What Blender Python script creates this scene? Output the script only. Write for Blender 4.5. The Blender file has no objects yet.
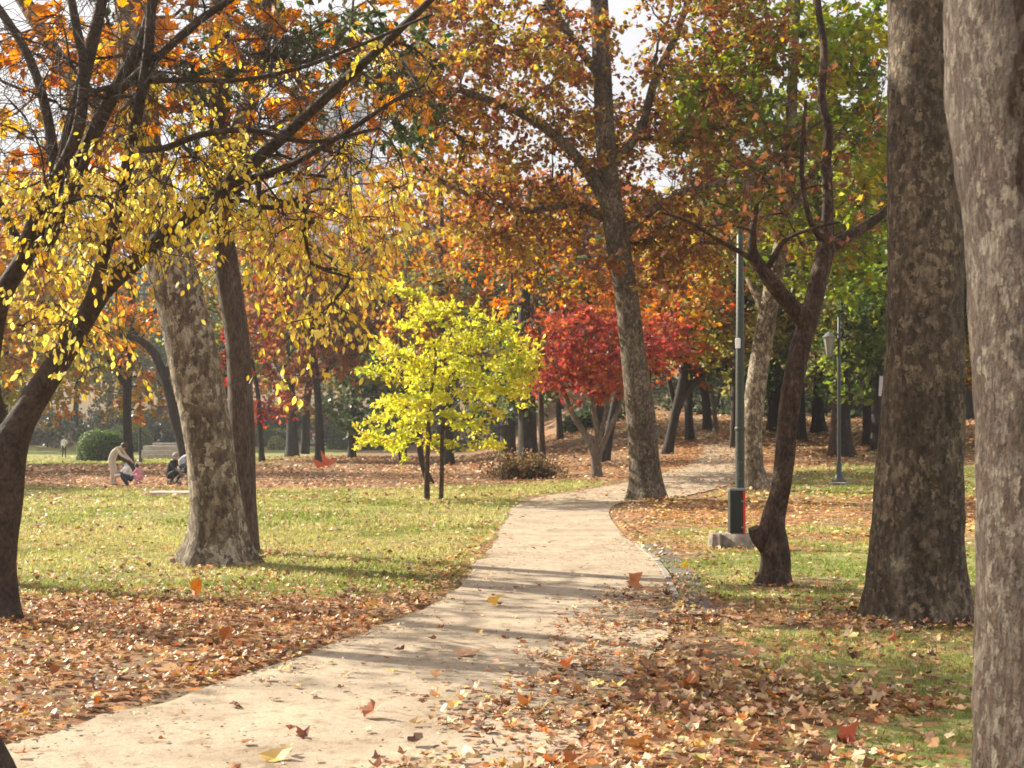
import bpy, math
import numpy as np
from mathutils import Vector

sc = bpy.context.scene
COL = sc.collection
R = math.radians
PI = math.pi

# ------------------------------------------------------------------ camera, sky, sun, exposure
F, CX, HY, EYE = 1300.0, 512.0, 438.0, 1.6
cam = bpy.data.cameras.new('camera')
cam_ob = bpy.data.objects.new('camera', cam)
COL.objects.link(cam_ob)
cam_ob.location = (0, 0, EYE)
cam_ob.rotation_euler = (R(90), 0, 0)
cam.sensor_width = 36
cam.lens = F / 1024 * 36
cam.shift_y = (HY - 384) / 1024
cam.clip_start = 0.1
cam.clip_end = 3000
cam.dof.use_dof = True
cam.dof.focus_distance = 12.0
cam.dof.aperture_fstop = 5.6
sc.camera = cam_ob

SUN_AZ = R(-58)          # from +Y towards +X
SUN_EL = R(31)
sun_dir = Vector((math.sin(SUN_AZ) * math.cos(SUN_EL), math.cos(SUN_AZ) * math.cos(SUN_EL), math.sin(SUN_EL)))
w = bpy.data.worlds.new('World')
sc.world = w
w.use_nodes = True
nt = w.node_tree
sky = nt.nodes.new('ShaderNodeTexSky')
sky.sky_type = 'NISHITA'
sky.sun_disc = False
sky.sun_elevation = SUN_EL
sky.sun_rotation = SUN_AZ % (2 * PI)
sky.air_density = 1.2
sky.dust_density = 4.0
sky.ozone_density = 1.0
wtc = nt.nodes.new('ShaderNodeTexCoord'); wn_ = nt.nodes.new('ShaderNodeTexNoise'); wn_.inputs['Scale'].default_value = 2.2; wn_.inputs['Detail'].default_value = 6
nt.links.new(wtc.outputs['Generated'], wn_.inputs['Vector'])
wr = nt.nodes.new('ShaderNodeMapRange'); wr.inputs['From Min'].default_value = .35; wr.inputs['From Max'].default_value = .65; wr.inputs['To Min'].default_value = .65; wr.inputs['To Max'].default_value = .95
nt.links.new(wn_.outputs['Fac'], wr.inputs['Value'])
wm = nt.nodes.new('ShaderNodeMix'); wm.data_type = 'RGBA'; nt.links.new(wr.outputs[0], wm.inputs[0]); nt.links.new(sky.outputs[0], wm.inputs[6]); wm.inputs[7].default_value = (7.0, 6.8, 6.9, 1)
nt.links.new(wm.outputs[2], nt.nodes['Background'].inputs[0])
nt.nodes['Background'].inputs[1].default_value = 0.065
sl = bpy.data.lights.new('sun', 'SUN')
sl.energy = 5.0
sl.angle = R(0.55)
sl.color = (1.0, 0.91, 0.74)
so = bpy.data.objects.new('sun', sl)
COL.objects.link(so)
so.rotation_euler = (-sun_dir).to_track_quat('-Z', 'Y').to_euler()
so.location = (-30, 20, 40)

sc.view_settings.view_transform = 'Standard'
sc.view_settings.look = 'None'
sc.view_settings.gamma = 1
sc.view_settings.exposure = 1.25
sc.render.film_transparent = False
cy = sc.cycles
cy.max_bounces = 6
cy.diffuse_bounces = 3
cy.glossy_bounces = 2
cy.transmission_bounces = 4
cy.transparent_max_bounces = 4
cy.volume_bounces = 0
cy.sample_clamp_indirect = 6.0
cy.use_denoising = True
cy.filter_width = 1.7

# ------------------------------------------------------------------ helpers: projection, terrain
def S(x, a, b):
    t = np.clip((np.asarray(x, float) - a) / (b - a), 0, 1)
    return t * t * (3 - 2 * t)

def sp(x, k):
    return np.logaddexp(0, np.asarray(x, float) / k) * k

def H(x, y):
    h = 0.045 * sp(np.asarray(y, float) - 32, 3) * S(x, -5, 11)
    h = np.minimum(h, 6)
    far = 0.13 * sp(np.asarray(y, float) - 152 + 34 * S(x, -6, 14), 6)
    return h + np.minimum(far, 45)

def P(px, py, Y):
    return np.array([(px - CX) / F * Y, Y, EYE - (py - HY) / F * Y])

def G(px, py):
    ys = np.concatenate([np.arange(2, 60, .1), np.arange(60, 300, .5)])
    xs = (px - CX) / F * ys
    d = EYE - (py - HY) / F * ys - H(xs, ys)
    i = np.where(d < 0)[0]
    i = i[0] if len(i) else len(ys) - 1
    Y = ys[i]
    x = (px - CX) / F * Y
    return np.array([x, Y, float(H(x, Y))])

_perm = np.random.default_rng(5).random((256, 256))
def vnoise(x, y, s=1.0, off=0):
    x = np.asarray(x, float) / s + off * 17.3 + 1000
    y = np.asarray(y, float) / s + off * 7.7 + 1000
    xi = np.floor(x).astype(int); yi = np.floor(y).astype(int)
    fx = x - xi; fy = y - yi
    fx = fx * fx * (3 - 2 * fx); fy = fy * fy * (3 - 2 * fy)
    a = _perm[xi % 256, yi % 256]; b = _perm[(xi + 1) % 256, yi % 256]
    c = _perm[xi % 256, (yi + 1) % 256]; d = _perm[(xi + 1) % 256, (yi + 1) % 256]
    return (a * (1 - fx) + b * fx) * (1 - fy) + (c * (1 - fx) + d * fx) * fy

def fbm(x, y, s=1.0, off=0, n=3):
    t = 0; a = 1; q = 0
    for i in range(n):
        t = t + a * vnoise(x, y, s / 2 ** i, off + i * 3); q += a; a *= .5
    return t / q

# ------------------------------------------------------------------ helpers: materials
def mat_new(name):
    m = bpy.data.materials.new(name); m.use_nodes = True
    n = m.node_tree.nodes; l = m.node_tree.links
    return m, n, l, n['Principled BSDF']

def ramp(n, stops, interp='LINEAR'):
    r = n.new('ShaderNodeValToRGB'); e = r.color_ramp.elements
    r.color_ramp.interpolation = interp
    while len(e) > 1: e.remove(e[-1])
    e[0].position = stops[0][0]; e[0].color = (*stops[0][1], 1)
    for p, c in stops[1:]:
        k = e.new(p); k.color = (*c, 1)
    return r

def plain(name, col, rough=.7, var=.15, scale=8, metal=0, bump=.1):
    m, n, l, b = mat_new(name)
    tc = n.new('ShaderNodeTexCoord'); nz = n.new('ShaderNodeTexNoise')
    nz.inputs['Scale'].default_value = scale; nz.inputs['Detail'].default_value = 6
    l.new(tc.outputs['Object'], nz.inputs['Vector'])
    r = ramp(n, [(.3, tuple(c * (1 - var) for c in col)), (.7, tuple(min(1, c * (1 + var)) for c in col))])
    l.new(nz.outputs['Fac'], r.inputs[0]); l.new(r.outputs[0], b.inputs['Base Color'])
    b.inputs['Roughness'].default_value = rough; b.inputs['Metallic'].default_value = metal
    bp = n.new('ShaderNodeBump'); bp.inputs['Strength'].default_value = bump; bp.inputs['Distance'].default_value = .02
    l.new(nz.outputs['Fac'], bp.inputs['Height']); l.new(bp.outputs[0], b.inputs['Normal'])
    return m

def leaf_mat(name, trans=.5, rough=.45, boost=1.0, spec=.4):
    m, n, l, b = mat_new(name)
    at = n.new('ShaderNodeAttribute'); at.attribute_name = 'Col'
    oi = n.new('ShaderNodeObjectInfo')
    mx = n.new('ShaderNodeMix'); mx.data_type = 'RGBA'; mx.blend_type = 'MULTIPLY'; mx.inputs[0].default_value = 1
    l.new(at.outputs['Color'], mx.inputs[6]); l.new(oi.outputs['Color'], mx.inputs[7])
    l.new(mx.outputs[2], b.inputs['Base Color'])
    b.inputs['Roughness'].default_value = rough
    b.inputs['Specular IOR Level'].default_value = spec
    tr = n.new('ShaderNodeBsdfTranslucent')
    hs = n.new('ShaderNodeHueSaturation'); hs.inputs['Saturation'].default_value = 1.1; hs.inputs['Value'].default_value = boost
    l.new(mx.outputs[2], hs.inputs['Color']); l.new(hs.outputs[0], tr.inputs[0])
    ms = n.new('ShaderNodeMixShader'); ms.inputs[0].default_value = trans
    l.new(b.outputs[0], ms.inputs[1]); l.new(tr.outputs[0], ms.inputs[2])
    l.new(ms.outputs[0], n['Material Output'].inputs[0])
    return m

def bark_mat(name, stops, stretch=.35, scale=6, patch=None, bump=.6, crack=.5):
    """streaky bark; patch = (colour, colour, scale) adds the flaking mottles of a plane tree"""
    m, n, l, b = mat_new(name)
    tc = n.new('ShaderNodeTexCoord'); mp = n.new('ShaderNodeMapping')
    mp.inputs['Scale'].default_value = (1, 1, stretch)
    l.new(tc.outputs['Object'], mp.inputs['Vector'])
    nz = n.new('ShaderNodeTexNoise'); nz.inputs['Scale'].default_value = scale; nz.inputs['Detail'].default_value = 10
    nz.inputs['Roughness'].default_value = .72; nz.inputs['Distortion'].default_value = .15
    l.new(mp.outputs[0], nz.inputs['Vector'])
    r = ramp(n, stops); l.new(nz.outputs['Fac'], r.inputs[0])
    col = r.outputs[0]
    nz2 = n.new('ShaderNodeTexNoise'); nz2.inputs['Scale'].default_value = scale * 4.5; nz2.inputs['Detail'].default_value = 6
    nz2.inputs['Roughness'].default_value = .7
    l.new(mp.outputs[0], nz2.inputs['Vector'])
    height = nz2.outputs['Fac']
    if patch:
        stops2, ps = patch[:2]; pz_ = patch[2] if len(patch) > 2 else .55
        wn = n.new('ShaderNodeTexNoise'); wn.inputs['Scale'].default_value = ps * .8; wn.inputs['Detail'].default_value = 5; wn.inputs['Roughness'].default_value = .65
        l.new(tc.outputs['Object'], wn.inputs['Vector'])
        sc_ = n.new('ShaderNodeVectorMath'); sc_.operation = 'MULTIPLY_ADD'; sc_.inputs[1].default_value = (3.2 / ps,) * 3
        l.new(wn.outputs['Color'], sc_.inputs[0]); l.new(tc.outputs['Object'], sc_.inputs[2])
        mp2 = n.new('ShaderNodeMapping'); mp2.inputs['Scale'].default_value = (1, 1, pz_); l.new(sc_.outputs[0], mp2.inputs['Vector'])
        vo = n.new('ShaderNodeTexVoronoi'); vo.inputs['Scale'].default_value = ps; l.new(mp2.outputs[0], vo.inputs['Vector'])
        sepv = n.new('ShaderNodeSeparateColor'); l.new(vo.outputs['Color'], sepv.inputs[0])
        big = n.new('ShaderNodeTexNoise'); big.inputs['Scale'].default_value = 1.6; big.inputs['Detail'].default_value = 3; l.new(tc.outputs['Object'], big.inputs['Vector'])
        ma = n.new('ShaderNodeMath'); ma.operation = 'MULTIPLY_ADD'; ma.inputs[1].default_value = .62; l.new(sepv.outputs[0], ma.inputs[0])
        mb_ = n.new('ShaderNodeMath'); mb_.operation = 'MULTIPLY_ADD'; mb_.inputs[1].default_value = 1.1; mb_.inputs[2].default_value = -.36; l.new(big.outputs['Fac'], mb_.inputs[0]); l.new(mb_.outputs[0], ma.inputs[2])
        rp2 = ramp(n, stops2); l.new(ma.outputs[0], rp2.inputs[0])
        mx = n.new('ShaderNodeMix'); mx.data_type = 'RGBA'; mx.inputs[0].default_value = patch[3] if len(patch) > 3 else .68
        l.new(col, mx.inputs[6]); l.new(rp2.outputs[0], mx.inputs[7]); col = mx.outputs[2]
        ad = n.new('ShaderNodeMath'); ad.operation = 'MULTIPLY_ADD'; ad.inputs[1].default_value = .45
        l.new(sepv.outputs[0], ad.inputs[0]); l.new(nz2.outputs['Fac'], ad.inputs[2]); height = ad.outputs[0]
    # fine speckle
    r2 = ramp(n, [(.38, (crack,) * 3), (.55, (1, 1, 1)), (.7, (1.25, 1.22, 1.15))])
    l.new(nz2.outputs['Fac'], r2.inputs[0])
    mm = n.new('ShaderNodeMix'); mm.data_type = 'RGBA'; mm.blend_type = 'MULTIPLY'; mm.inputs[0].default_value = 1
    l.new(col, mm.inputs[6]); l.new(r2.outputs[0], mm.inputs[7])
    l.new(mm.outputs[2], b.inputs['Base Color'])
    b.inputs['Roughness'].default_value = .82; b.inputs['Specular IOR Level'].default_value = .3
    bp = n.new('ShaderNodeBump'); bp.inputs['Strength'].default_value = bump; bp.inputs['Distance'].default_value = .05
    l.new(height, bp.inputs['Height']); l.new(bp.outputs[0], b.inputs['Normal'])
    return m

M_LEAF = leaf_mat('leaf', .6, .42, 1.15)
M_FALLEN = leaf_mat('fallen_leaf', .15, .5, 1.0, .45)
M_GRASS = leaf_mat('grass_blade', .45, .5, 1.1, .3)
BARK = {
    'cherry': bark_mat('cherry_bark', [(.3, (.03, .022, .018)), (.55, (.08, .06, .045)), (.75, (.17, .13, .10))], .8, 7, bump=.7),
    'plane': bark_mat('plane_bark', [(.3, (.10, .07, .048)), (.5, (.19, .14, .095)), (.75, (.32, .25, .175))], .4, 5,
                      ([(.15, (.055, .042, .03)), (.34, (.13, .10, .075)), (.5, (.21, .16, .11)), (.62, (.34, .275, .19)), (.74, (.56, .49, .37))], 17), .8),
    'plane_big': bark_mat('big_plane_bark', [(.3, (.05, .036, .026)), (.5, (.14, .105, .072)), (.72, (.34, .27, .19))], .4, 5,
                      ([(.15, (.045, .034, .024)), (.4, (.105, .08, .056)), (.55, (.165, .125, .088)), (.68, (.26, .205, .145)), (.8, (.44, .35, .24))], 30, .55, .6), 1.3),
    'flaky': bark_mat('flaky_bark', [(.3, (.035, .026, .02)), (.5, (.115, .085, .066)), (.75, (.34, .275, .22))], .35, 12,
                      ([(.15, (.09, .06, .045)), (.32, (.12, .07, .05)), (.48, (.15, .105, .08)), (.6, (.21, .165, .13)), (.78, (.40, .34, .27))], 40, .4, .62), 1.1),
    'pine': bark_mat('pine_bark', [(.3, (.08, .055, .045)), (.55, (.16, .12, .10)), (.75, (.25, .20, .17))], .25, 10, bump=1),
    'dark': bark_mat('dark_bark', [(.3, (.022, .018, .015)), (.55, (.05, .04, .032)), (.75, (.10, .082, .064))], .3, 5, bump=.8),
    'brown': bark_mat('brown_bark', [(.3, (.04, .026, .02)), (.5, (.095, .06, .045)), (.7, (.22, .155, .115))], .5, 9, bump=1.0, crack=.4),
    'grey': bark_mat('grey_bark', [(.3, (.10, .08, .065)), (.55, (.2, .165, .135)), (.75, (.32, .27, .22))], .4, 5, bump=.6),
}

# ------------------------------------------------------------------ helpers: mesh
def make_mesh(name, verts, faces_flat, counts, smooth=True, mats=(), midx=None, cols=None):
    me = bpy.data.meshes.new(name)
    verts = np.asarray(verts, np.float32).reshape(-1, 3)
    faces_flat = np.asarray(faces_flat, np.int32).ravel(); counts = np.asarray(counts, np.int32).ravel()
    me.vertices.add(len(verts)); me.vertices.foreach_set('co', verts.ravel())
    me.loops.add(len(faces_flat)); me.loops.foreach_set('vertex_index', faces_flat)
    me.polygons.add(len(counts))
    st = np.zeros(len(counts), np.int32); st[1:] = np.cumsum(counts)[:-1]
    me.polygons.foreach_set('loop_start', st)
    for m in mats: me.materials.append(m)
    if midx is not None: me.polygons.foreach_set('material_index', np.asarray(midx, np.int32))
    me.polygons.foreach_set('use_smooth', np.full(len(counts), smooth, bool))
    if cols is not None:
        a = me.attributes.new('Col', 'FLOAT_COLOR', 'FACE')
        c = np.ones((len(counts), 4), np.float32); c[:, :3] = cols
        a.data.foreach_set('color', c.ravel())
    me.update(calc_edges=True)
    return me

def link(name, me, parent=None, loc=None):
    o = bpy.data.objects.new(name, me); COL.objects.link(o)
    if loc is not None: o.location = loc
    if parent is not None: o.parent = parent
    return o

def tag(o, label=None, cat=None, group=None, kind=None):
    if label: o['label'] = label
    if cat: o['category'] = cat
    if group: o['group'] = group
    if kind: o['kind'] = kind
    return o

def thing(name, label, cat, loc, rotz=0, group=None):
    o = bpy.data.objects.new(name, None); COL.objects.link(o)
    o.location = loc; o.rotation_euler = (0, 0, rotz); o.empty_display_size = .3
    return tag(o, label, cat, group)

class MB:
    def __init__(s): s.v = []; s.f = []; s.c = []; s.n = 0; s.mi = []
    def add(s, v, f, c, mi=0):
        v = np.asarray(v, float).reshape(-1, 3); f = np.asarray(f, int).ravel(); c = np.asarray(c, int).ravel()
        s.v.append(v); s.f.append(f + s.n); s.c.append(c); s.n += len(v); s.mi.append(np.full(len(c), mi)); return s
    def box(s, c, d, rz=0, mi=0, bev=0.0, ry=0, rx=0):
        x, y, z = np.array(d) / 2.0
        if bev:
            b = min(bev, x * .6, y * .6)
            ring = np.array([(-x + b, -y), (x - b, -y), (x, -y + b), (x, y - b), (x - b, y), (-x + b, y), (-x, y - b), (-x, -y + b)])
            bz = min(bev, z * .6)
            inner = ring * [(x - bz) / x, (y - bz) / y]
            rings = [np.c_[inner, np.full(8, -z)], np.c_[ring, np.full(8, -z + bz)], np.c_[ring, np.full(8, z - bz)], np.c_[inner, np.full(8, z)]]
            v = np.concatenate(rings); f = []; cc = []
            for k in range(3):
                for i in range(8):
                    j = (i + 1) % 8; f += [k * 8 + i, k * 8 + j, k * 8 + 8 + j, k * 8 + 8 + i]; cc.append(4)
            f += list(range(7, -1, -1)); cc.append(8); f += list(range(24, 32)); cc.append(8)
        else:
            v = np.array([(a, b_, c_) for a in (-x, x) for b_ in (-y, y) for c_ in (-z, z)])
            f = [0, 1, 3, 2, 4, 6, 7, 5, 0, 4, 5, 1, 2, 3, 7, 6, 0, 2, 6, 4, 1, 5, 7, 3]; cc = [4] * 6
        for ax, an in (('x', rx), ('y', ry), ('z', rz)):
            if an:
                ca, sa = math.cos(an), math.sin(an)
                if ax == 'x': m = np.array([[1, 0, 0], [0, ca, -sa], [0, sa, ca]])
                elif ax == 'y': m = np.array([[ca, 0, sa], [0, 1, 0], [-sa, 0, ca]])
                else: m = np.array([[ca, -sa, 0], [sa, ca, 0], [0, 0, 1]])
                v = v @ m.T
        return s.add(v + np.array(c), f, cc, mi)
    def tube(s, pts, rad, seg=12, cap=True, mi=0, disp=None):
        pts = np.asarray(pts, float); n = len(pts); rad = np.broadcast_to(np.asarray(rad, float), (n,))
        T = np.gradient(pts, axis=0); T /= np.linalg.norm(T, axis=1)[:, None] + 1e-9
        up = np.array([0, 1., 0]) if abs(T[0][1]) < .9 else np.array([1., 0, 0])
        N = np.zeros((n, 3)); a = up - T[0] * (up @ T[0]); N[0] = a / np.linalg.norm(a)
        for i in range(1, n):
            a = N[i - 1] - T[i] * (N[i - 1] @ T[i]); N[i] = a / (np.linalg.norm(a) + 1e-9)
        B = np.cross(T, N)
        th = np.arange(seg) / seg * 2 * PI
        rr = rad[:, None] * np.ones((1, seg))
        if disp is not None: rr = disp(rr, th, pts)
        v = pts[:, None, :] + rr[:, :, None] * (np.cos(th)[None, :, None] * N[:, None, :] + np.sin(th)[None, :, None] * B[:, None, :])
        i = np.arange(n - 1)[:, None]; j = np.arange(seg)[None, :]; j2 = (j + 1) % seg
        f = np.stack([i * seg + j, i * seg + j2, (i + 1) * seg + j2, (i + 1) * seg + j], -1).reshape(-1)
        c = [4] * ((n - 1) * seg)
        f = list(f)
        if cap:
            f += list(range(seg - 1, -1, -1)); c.append(seg)
            f += list(range((n - 1) * seg, n * seg)); c.append(seg)
        return s.add(v.reshape(-1, 3), f, c, mi)
    def lathe(s, prof, c=(0, 0, 0), seg=20, mi=0):
        prof = np.asarray(prof, float)
        pts = np.c_[np.zeros(len(prof)), np.zeros(len(prof)), prof[:, 1]] + np.array(c)
        th = np.arange(seg) / seg * 2 * PI; n = len(prof)
        v = pts[:, None, :] + prof[:, 0][:, None, None] * np.stack([np.cos(th), np.sin(th), 0 * th], -1)[None]
        i = np.arange(n - 1)[:, None]; j = np.arange(seg)[None, :]; j2 = (j + 1) % seg
        f = list(np.stack([i * seg + j, i * seg + j2, (i + 1) * seg + j2, (i + 1) * seg + j], -1).reshape(-1))
        cc = [4] * ((n - 1) * seg)
        f += list(range(seg - 1, -1, -1)); cc.append(seg); f += list(range((n - 1) * seg, n * seg)); cc.append(seg)
        return s.add(v.reshape(-1, 3), f, cc, mi)
    def mesh(s, name, mats, smooth=True):
        if not isinstance(mats, (list, tuple)): mats = [mats]
        return make_mesh(name, np.concatenate(s.v), np.concatenate(s.f), np.concatenate(s.c), smooth, mats, np.concatenate(s.mi))
    def build(s, name, mats, parent=None, smooth=True, loc=None):
        me = s.mesh(name, mats, smooth)
        if smooth: 
            try: me.set_sharp_from_angle(angle=R(40))
            except Exception: pass
        return link(name, me, parent, loc)

def spline(pts, step):
    pts = np.asarray(pts, float)
    if len(pts) < 3:
        n = max(2, int(np.linalg.norm(pts[-1, :3] - pts[0, :3]) / step) + 1)
        t = np.linspace(0, 1, n)[:, None]; return pts[0] * (1 - t) + pts[-1] * t
    q = np.vstack([2 * pts[0] - pts[1], pts, 2 * pts[-1] - pts[-2]])
    out = []
    for i in range(1, len(q) - 2):
        d = np.linalg.norm(q[i + 1, :3] - q[i, :3]); n = max(2, int(d / step))
        t = np.arange(n)[:, None] / n
        out.append(.5 * ((2 * q[i]) + (-q[i - 1] + q[i + 1]) * t + (2 * q[i - 1] - 5 * q[i] + 4 * q[i + 1] - q[i + 2]) * t ** 2
                         + (-q[i - 1] + 3 * q[i] - 3 * q[i + 1] + q[i + 2]) * t ** 3))
    out.append(pts[-1:])
    return np.vstack(out)

def tube_batch(pts, rad, k=3):
    """pts (N,K,3), rad (N,K) -> verts, faces, counts of N thin k-sided tubes"""
    N, K, _ = pts.shape
    T = pts[:, -1] - pts[:, 0]; T /= np.linalg.norm(T, axis=1)[:, None] + 1e-9
    up = np.where(np.abs(T[:, 2:3]) > .9, np.array([[1., 0, 0]]), np.array([[0, 0, 1.]]))
    A = np.cross(T, up); A /= np.linalg.norm(A, axis=1)[:, None] + 1e-9
    B = np.cross(T, A)
    th = np.arange(k) / k * 2 * PI
    off = np.cos(th)[None, :, None] * A[:, None, :] + np.sin(th)[None, :, None] * B[:, None, :]
    v = pts[:, :, None, :] + rad[:, :, None, None] * off[:, None, :, :]
    base = (np.arange(N) * K * k)[:, None, None]
    i = np.arange(K - 1)[None, :, None]; j = np.arange(k)[None, None, :]; j2 = (j + 1) % k
    f = np.stack([base + i * k + j, base + i * k + j2, base + (i + 1) * k + j2, base + (i + 1) * k + j], -1)
    return v.reshape(-1, 3), f.reshape(-1), np.full(N * (K - 1) * k, 4)

LEAF = {
    'oval': np.array([(0, 0), (.28, .24), (.62, .25), (1, 0), (.62, -.25), (.28, -.24)]),
    'dry': np.array([(0, 0), (-.02, .28), (.25, .36), (.42, .5), (.66, .34), (1, .02), (.7, -.32), (.38, -.52), (.2, -.34), (-.02, -.26)]),
    'plane5': np.array([(0, 0), (-.06, .3), (.1, .52), (.32, .4), (.58, .56), (.66, .26), (1, 0), (.66, -.26), (.58, -.56), (.32, -.4), (.1, -.52), (-.06, -.3)]),
    'quad': np.array([(0, 0), (.5, .42), (1, 0), (.5, -.42)]),
    'lobed': np.array([(0, 0), (-.04, .34), (.2, .27), (.34, .6), (.52, .26), (1, 0), (.52, -.26), (.34, -.6), (.2, -.27), (-.04, -.34)]),
    'maple': np.array([(0, 0), (.1, .42), (.32, .2), (.62, .5), (.58, .14), (1, 0), (.58, -.14), (.62, -.5), (.32, -.2), (.1, -.42)]),
}
def unit(a): return a / (np.linalg.norm(a, axis=-1, keepdims=True) + 1e-9)

def leaves_geo(pos, axis, normal, size, shape, rng, curl=.25, jag=0):
    t = LEAF[shape]; k = len(t); N = len(pos)
    ax = unit(axis); nn = unit(normal - ax * np.sum(normal * ax, 1)[:, None]); sd = np.cross(nn, ax)
    wid = rng.uniform(.75, 1.15, N)
    J = rng.normal(0, jag, (N, k, 2)) if jag else np.zeros((1, 1, 2))
    TX = t[None, :, 0] + J[..., 0]; TY = t[None, :, 1] + J[..., 1]
    c = rng.normal(curl, curl * .6 + .02, N)
    z = c[:, None] * ((TX - .45) ** 2 * 1.2) + (c * rng.uniform(.2, 2, N))[:, None] * (TY ** 2 * 1.5)
    v = pos[:, None] + size[:, None, None] * (TX[:, :, None] * ax[:, None] + (TY[:, :, None] * wid[:, None, None]) * sd[:, None] + z[:, :, None] * nn[:, None])
    return v.reshape(-1, 3), np.arange(N * k), np.full(N, k)

def crumple(pos, axis, normal, size, shape, rng, curl=.4, jag=.06):
    """dry leaves of ten small facets round a raised or sunken middle"""
    t = LEAF[shape]; k = len(t); N = len(pos)
    ax = unit(axis); nn = unit(normal - ax * np.sum(normal * ax, 1)[:, None]); sd = np.cross(nn, ax)
    wid = rng.uniform(.7, 1.1, N)[:, None]; J = rng.normal(0, jag, (N, k, 2))
    TX = t[None, :, 0] + J[..., 0]; TY = (t[None, :, 1] + J[..., 1]) * wid
    c = rng.normal(curl, curl, N)[:, None]; fo = rng.normal(0, .35, N)[:, None]
    z = c * ((TX - .45) ** 2 * 1.4 + TY ** 2 * 1.6) + fo * np.abs(TY) + rng.normal(0, .06, (N, k))
    TX = np.c_[TX, np.full(N, .42)]; TY = np.c_[TY, np.zeros(N)]; z = np.c_[z, rng.normal(.0, .05, N)]
    v = pos[:, None] + size[:, None, None] * (TX[..., None] * ax[:, None] + TY[..., None] * sd[:, None] + z[..., None] * nn[:, None])
    b = (np.arange(N) * (k + 1))[:, None]; i = np.arange(k)[None]
    f = np.stack([b + i, b + (i + 1) % k, b + k + 0 * i], -1)
    return v.reshape(-1, 3), f.reshape(-1), np.full(N * k, 3), np.repeat(np.arange(N), k)

def pick_cols(pal, wts, n, rng, jit=.18):
    pal = np.array(pal, float); p = np.array(wts, float); p /= p.sum()
    c = pal[rng.choice(len(pal), n, p=p)]
    return np.clip(c * rng.normal(1, jit, (n, 1)).clip(.5, 1.6) * rng.normal(1, .06, (n, 3)), .004, .95)

# ------------------------------------------------------------------ trees
def root_disp(rng, flare, zbase, amp=.06, lobes=5, fh=.45, rough=1.0):
    ph = rng.uniform(0, 6.28, 8); am = rng.uniform(.5, 1, 8)
    def d(rr, th, pts):
        z = (pts[:, 2] - zbase)[:, None]; t = th[None]
        fl = flare * np.exp(-np.clip(z, 0, None) / fh)
        ridge = .5 + .5 * (np.cos(lobes * t + ph[0]) * .6 + np.cos((lobes - 2) * t + ph[1]) * .4)
        n = sum(am[k] * np.sin((k + 2) * t + ph[k] + z * (1.1 + k * .9)) / (k + 2) for k in range(6))
        n2 = np.sin(z * 9 + 3 * t + ph[6]) * .15 + np.sin(z * 21 - 5 * t + ph[7]) * .09 + np.sin(z * 37 + 9 * t) * .05
        if rough > 1: n2 = n2 * rough + .5 * (fbm(z * 3 + 0 * t, t * 4 + 0 * z, .55, 3) - .5) * rough
        return rr * (1 + fl * (.35 + ridge) + amp * (n + n2))
    return d

def colonize(limbs, targets, rng, curve=.35, sag=0.0):
    """limbs: list of (K,4) arrays; returns chains [(pts, radii)], end directions"""
    node = []; 
    for L in limbs:
        node.append(L[1:] if len(L) > 2 else L)
    nodes = np.vstack(node); pos = list(nodes[:, :3]); cap = list(nodes[:, 3]); nchain = [-1] * len(pos); nidx = [0] * len(pos)
    dirs = []
    for L in node:
        g = unit(np.gradient(L[:, :3], axis=0)) if len(L) > 1 else np.array([[0, 0, 1.]])
        dirs += list(g)
    arr = np.array(pos); da = np.array(dirs)
    order = np.argsort([np.min(np.linalg.norm(arr - t, axis=1)) for t in targets])
    chains = []
    P_ = arr; D_ = da; C_ = np.array(nchain); I_ = np.array(nidx)
    for ti in order:
        t = targets[ti]
        dv = t - P_; dist = np.linalg.norm(dv, axis=1)
        down = np.clip(-(dv[:, 2]) / (dist + 1e-6), -1, 1)
        ang = np.sum(dv * D_, 1) / (dist + 1e-6)
        cost = dist * (1 + .35 * np.clip(down, 0, 1) + .25 * np.clip(-ang, 0, 1)) 
        i = int(np.argmin(cost)); p0 = P_[i]; L = dist[i]
        n = int(np.clip(L / .6, 3, 9))
        c1 = p0 + unit(D_[i] * .7 + unit(dv[i]) + np.array([0, 0, .25])) * L * curve + rng.normal(0, .06 * L, 3)
        tt = np.linspace(0, 1, n + 1)[:, None]
        pts = (1 - tt) ** 2 * p0 + 2 * tt * (1 - tt) * c1 + tt ** 2 * t
        pts[1:-1] += rng.normal(0, .035 * L / math.sqrt(n), (n - 1, 3))
        pts[:, 2] -= sag * (tt[:, 0] ** 2) * L
        chains.append([pts, int(C_[i]), int(I_[i])])
        g = unit(np.gradient(pts, axis=0))
        P_ = np.vstack([P_, pts[1:]]); D_ = np.vstack([D_, g[1:]])
        C_ = np.append(C_, np.full(n, len(chains) - 1)); I_ = np.append(I_, np.arange(1, n + 1))
    W = [np.ones(len(c[0])) for c in chains]
    for k in range(len(chains) - 1, -1, -1):
        pts, pc, pi = chains[k]
        if pc >= 0: W[pc][:pi + 1] += W[k][0]
    ends = np.array([unit(c[0][-1] - c[0][-2]) for c in chains]); tips = np.array([c[0][-1] for c in chains])
    return chains, W, tips, ends

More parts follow.
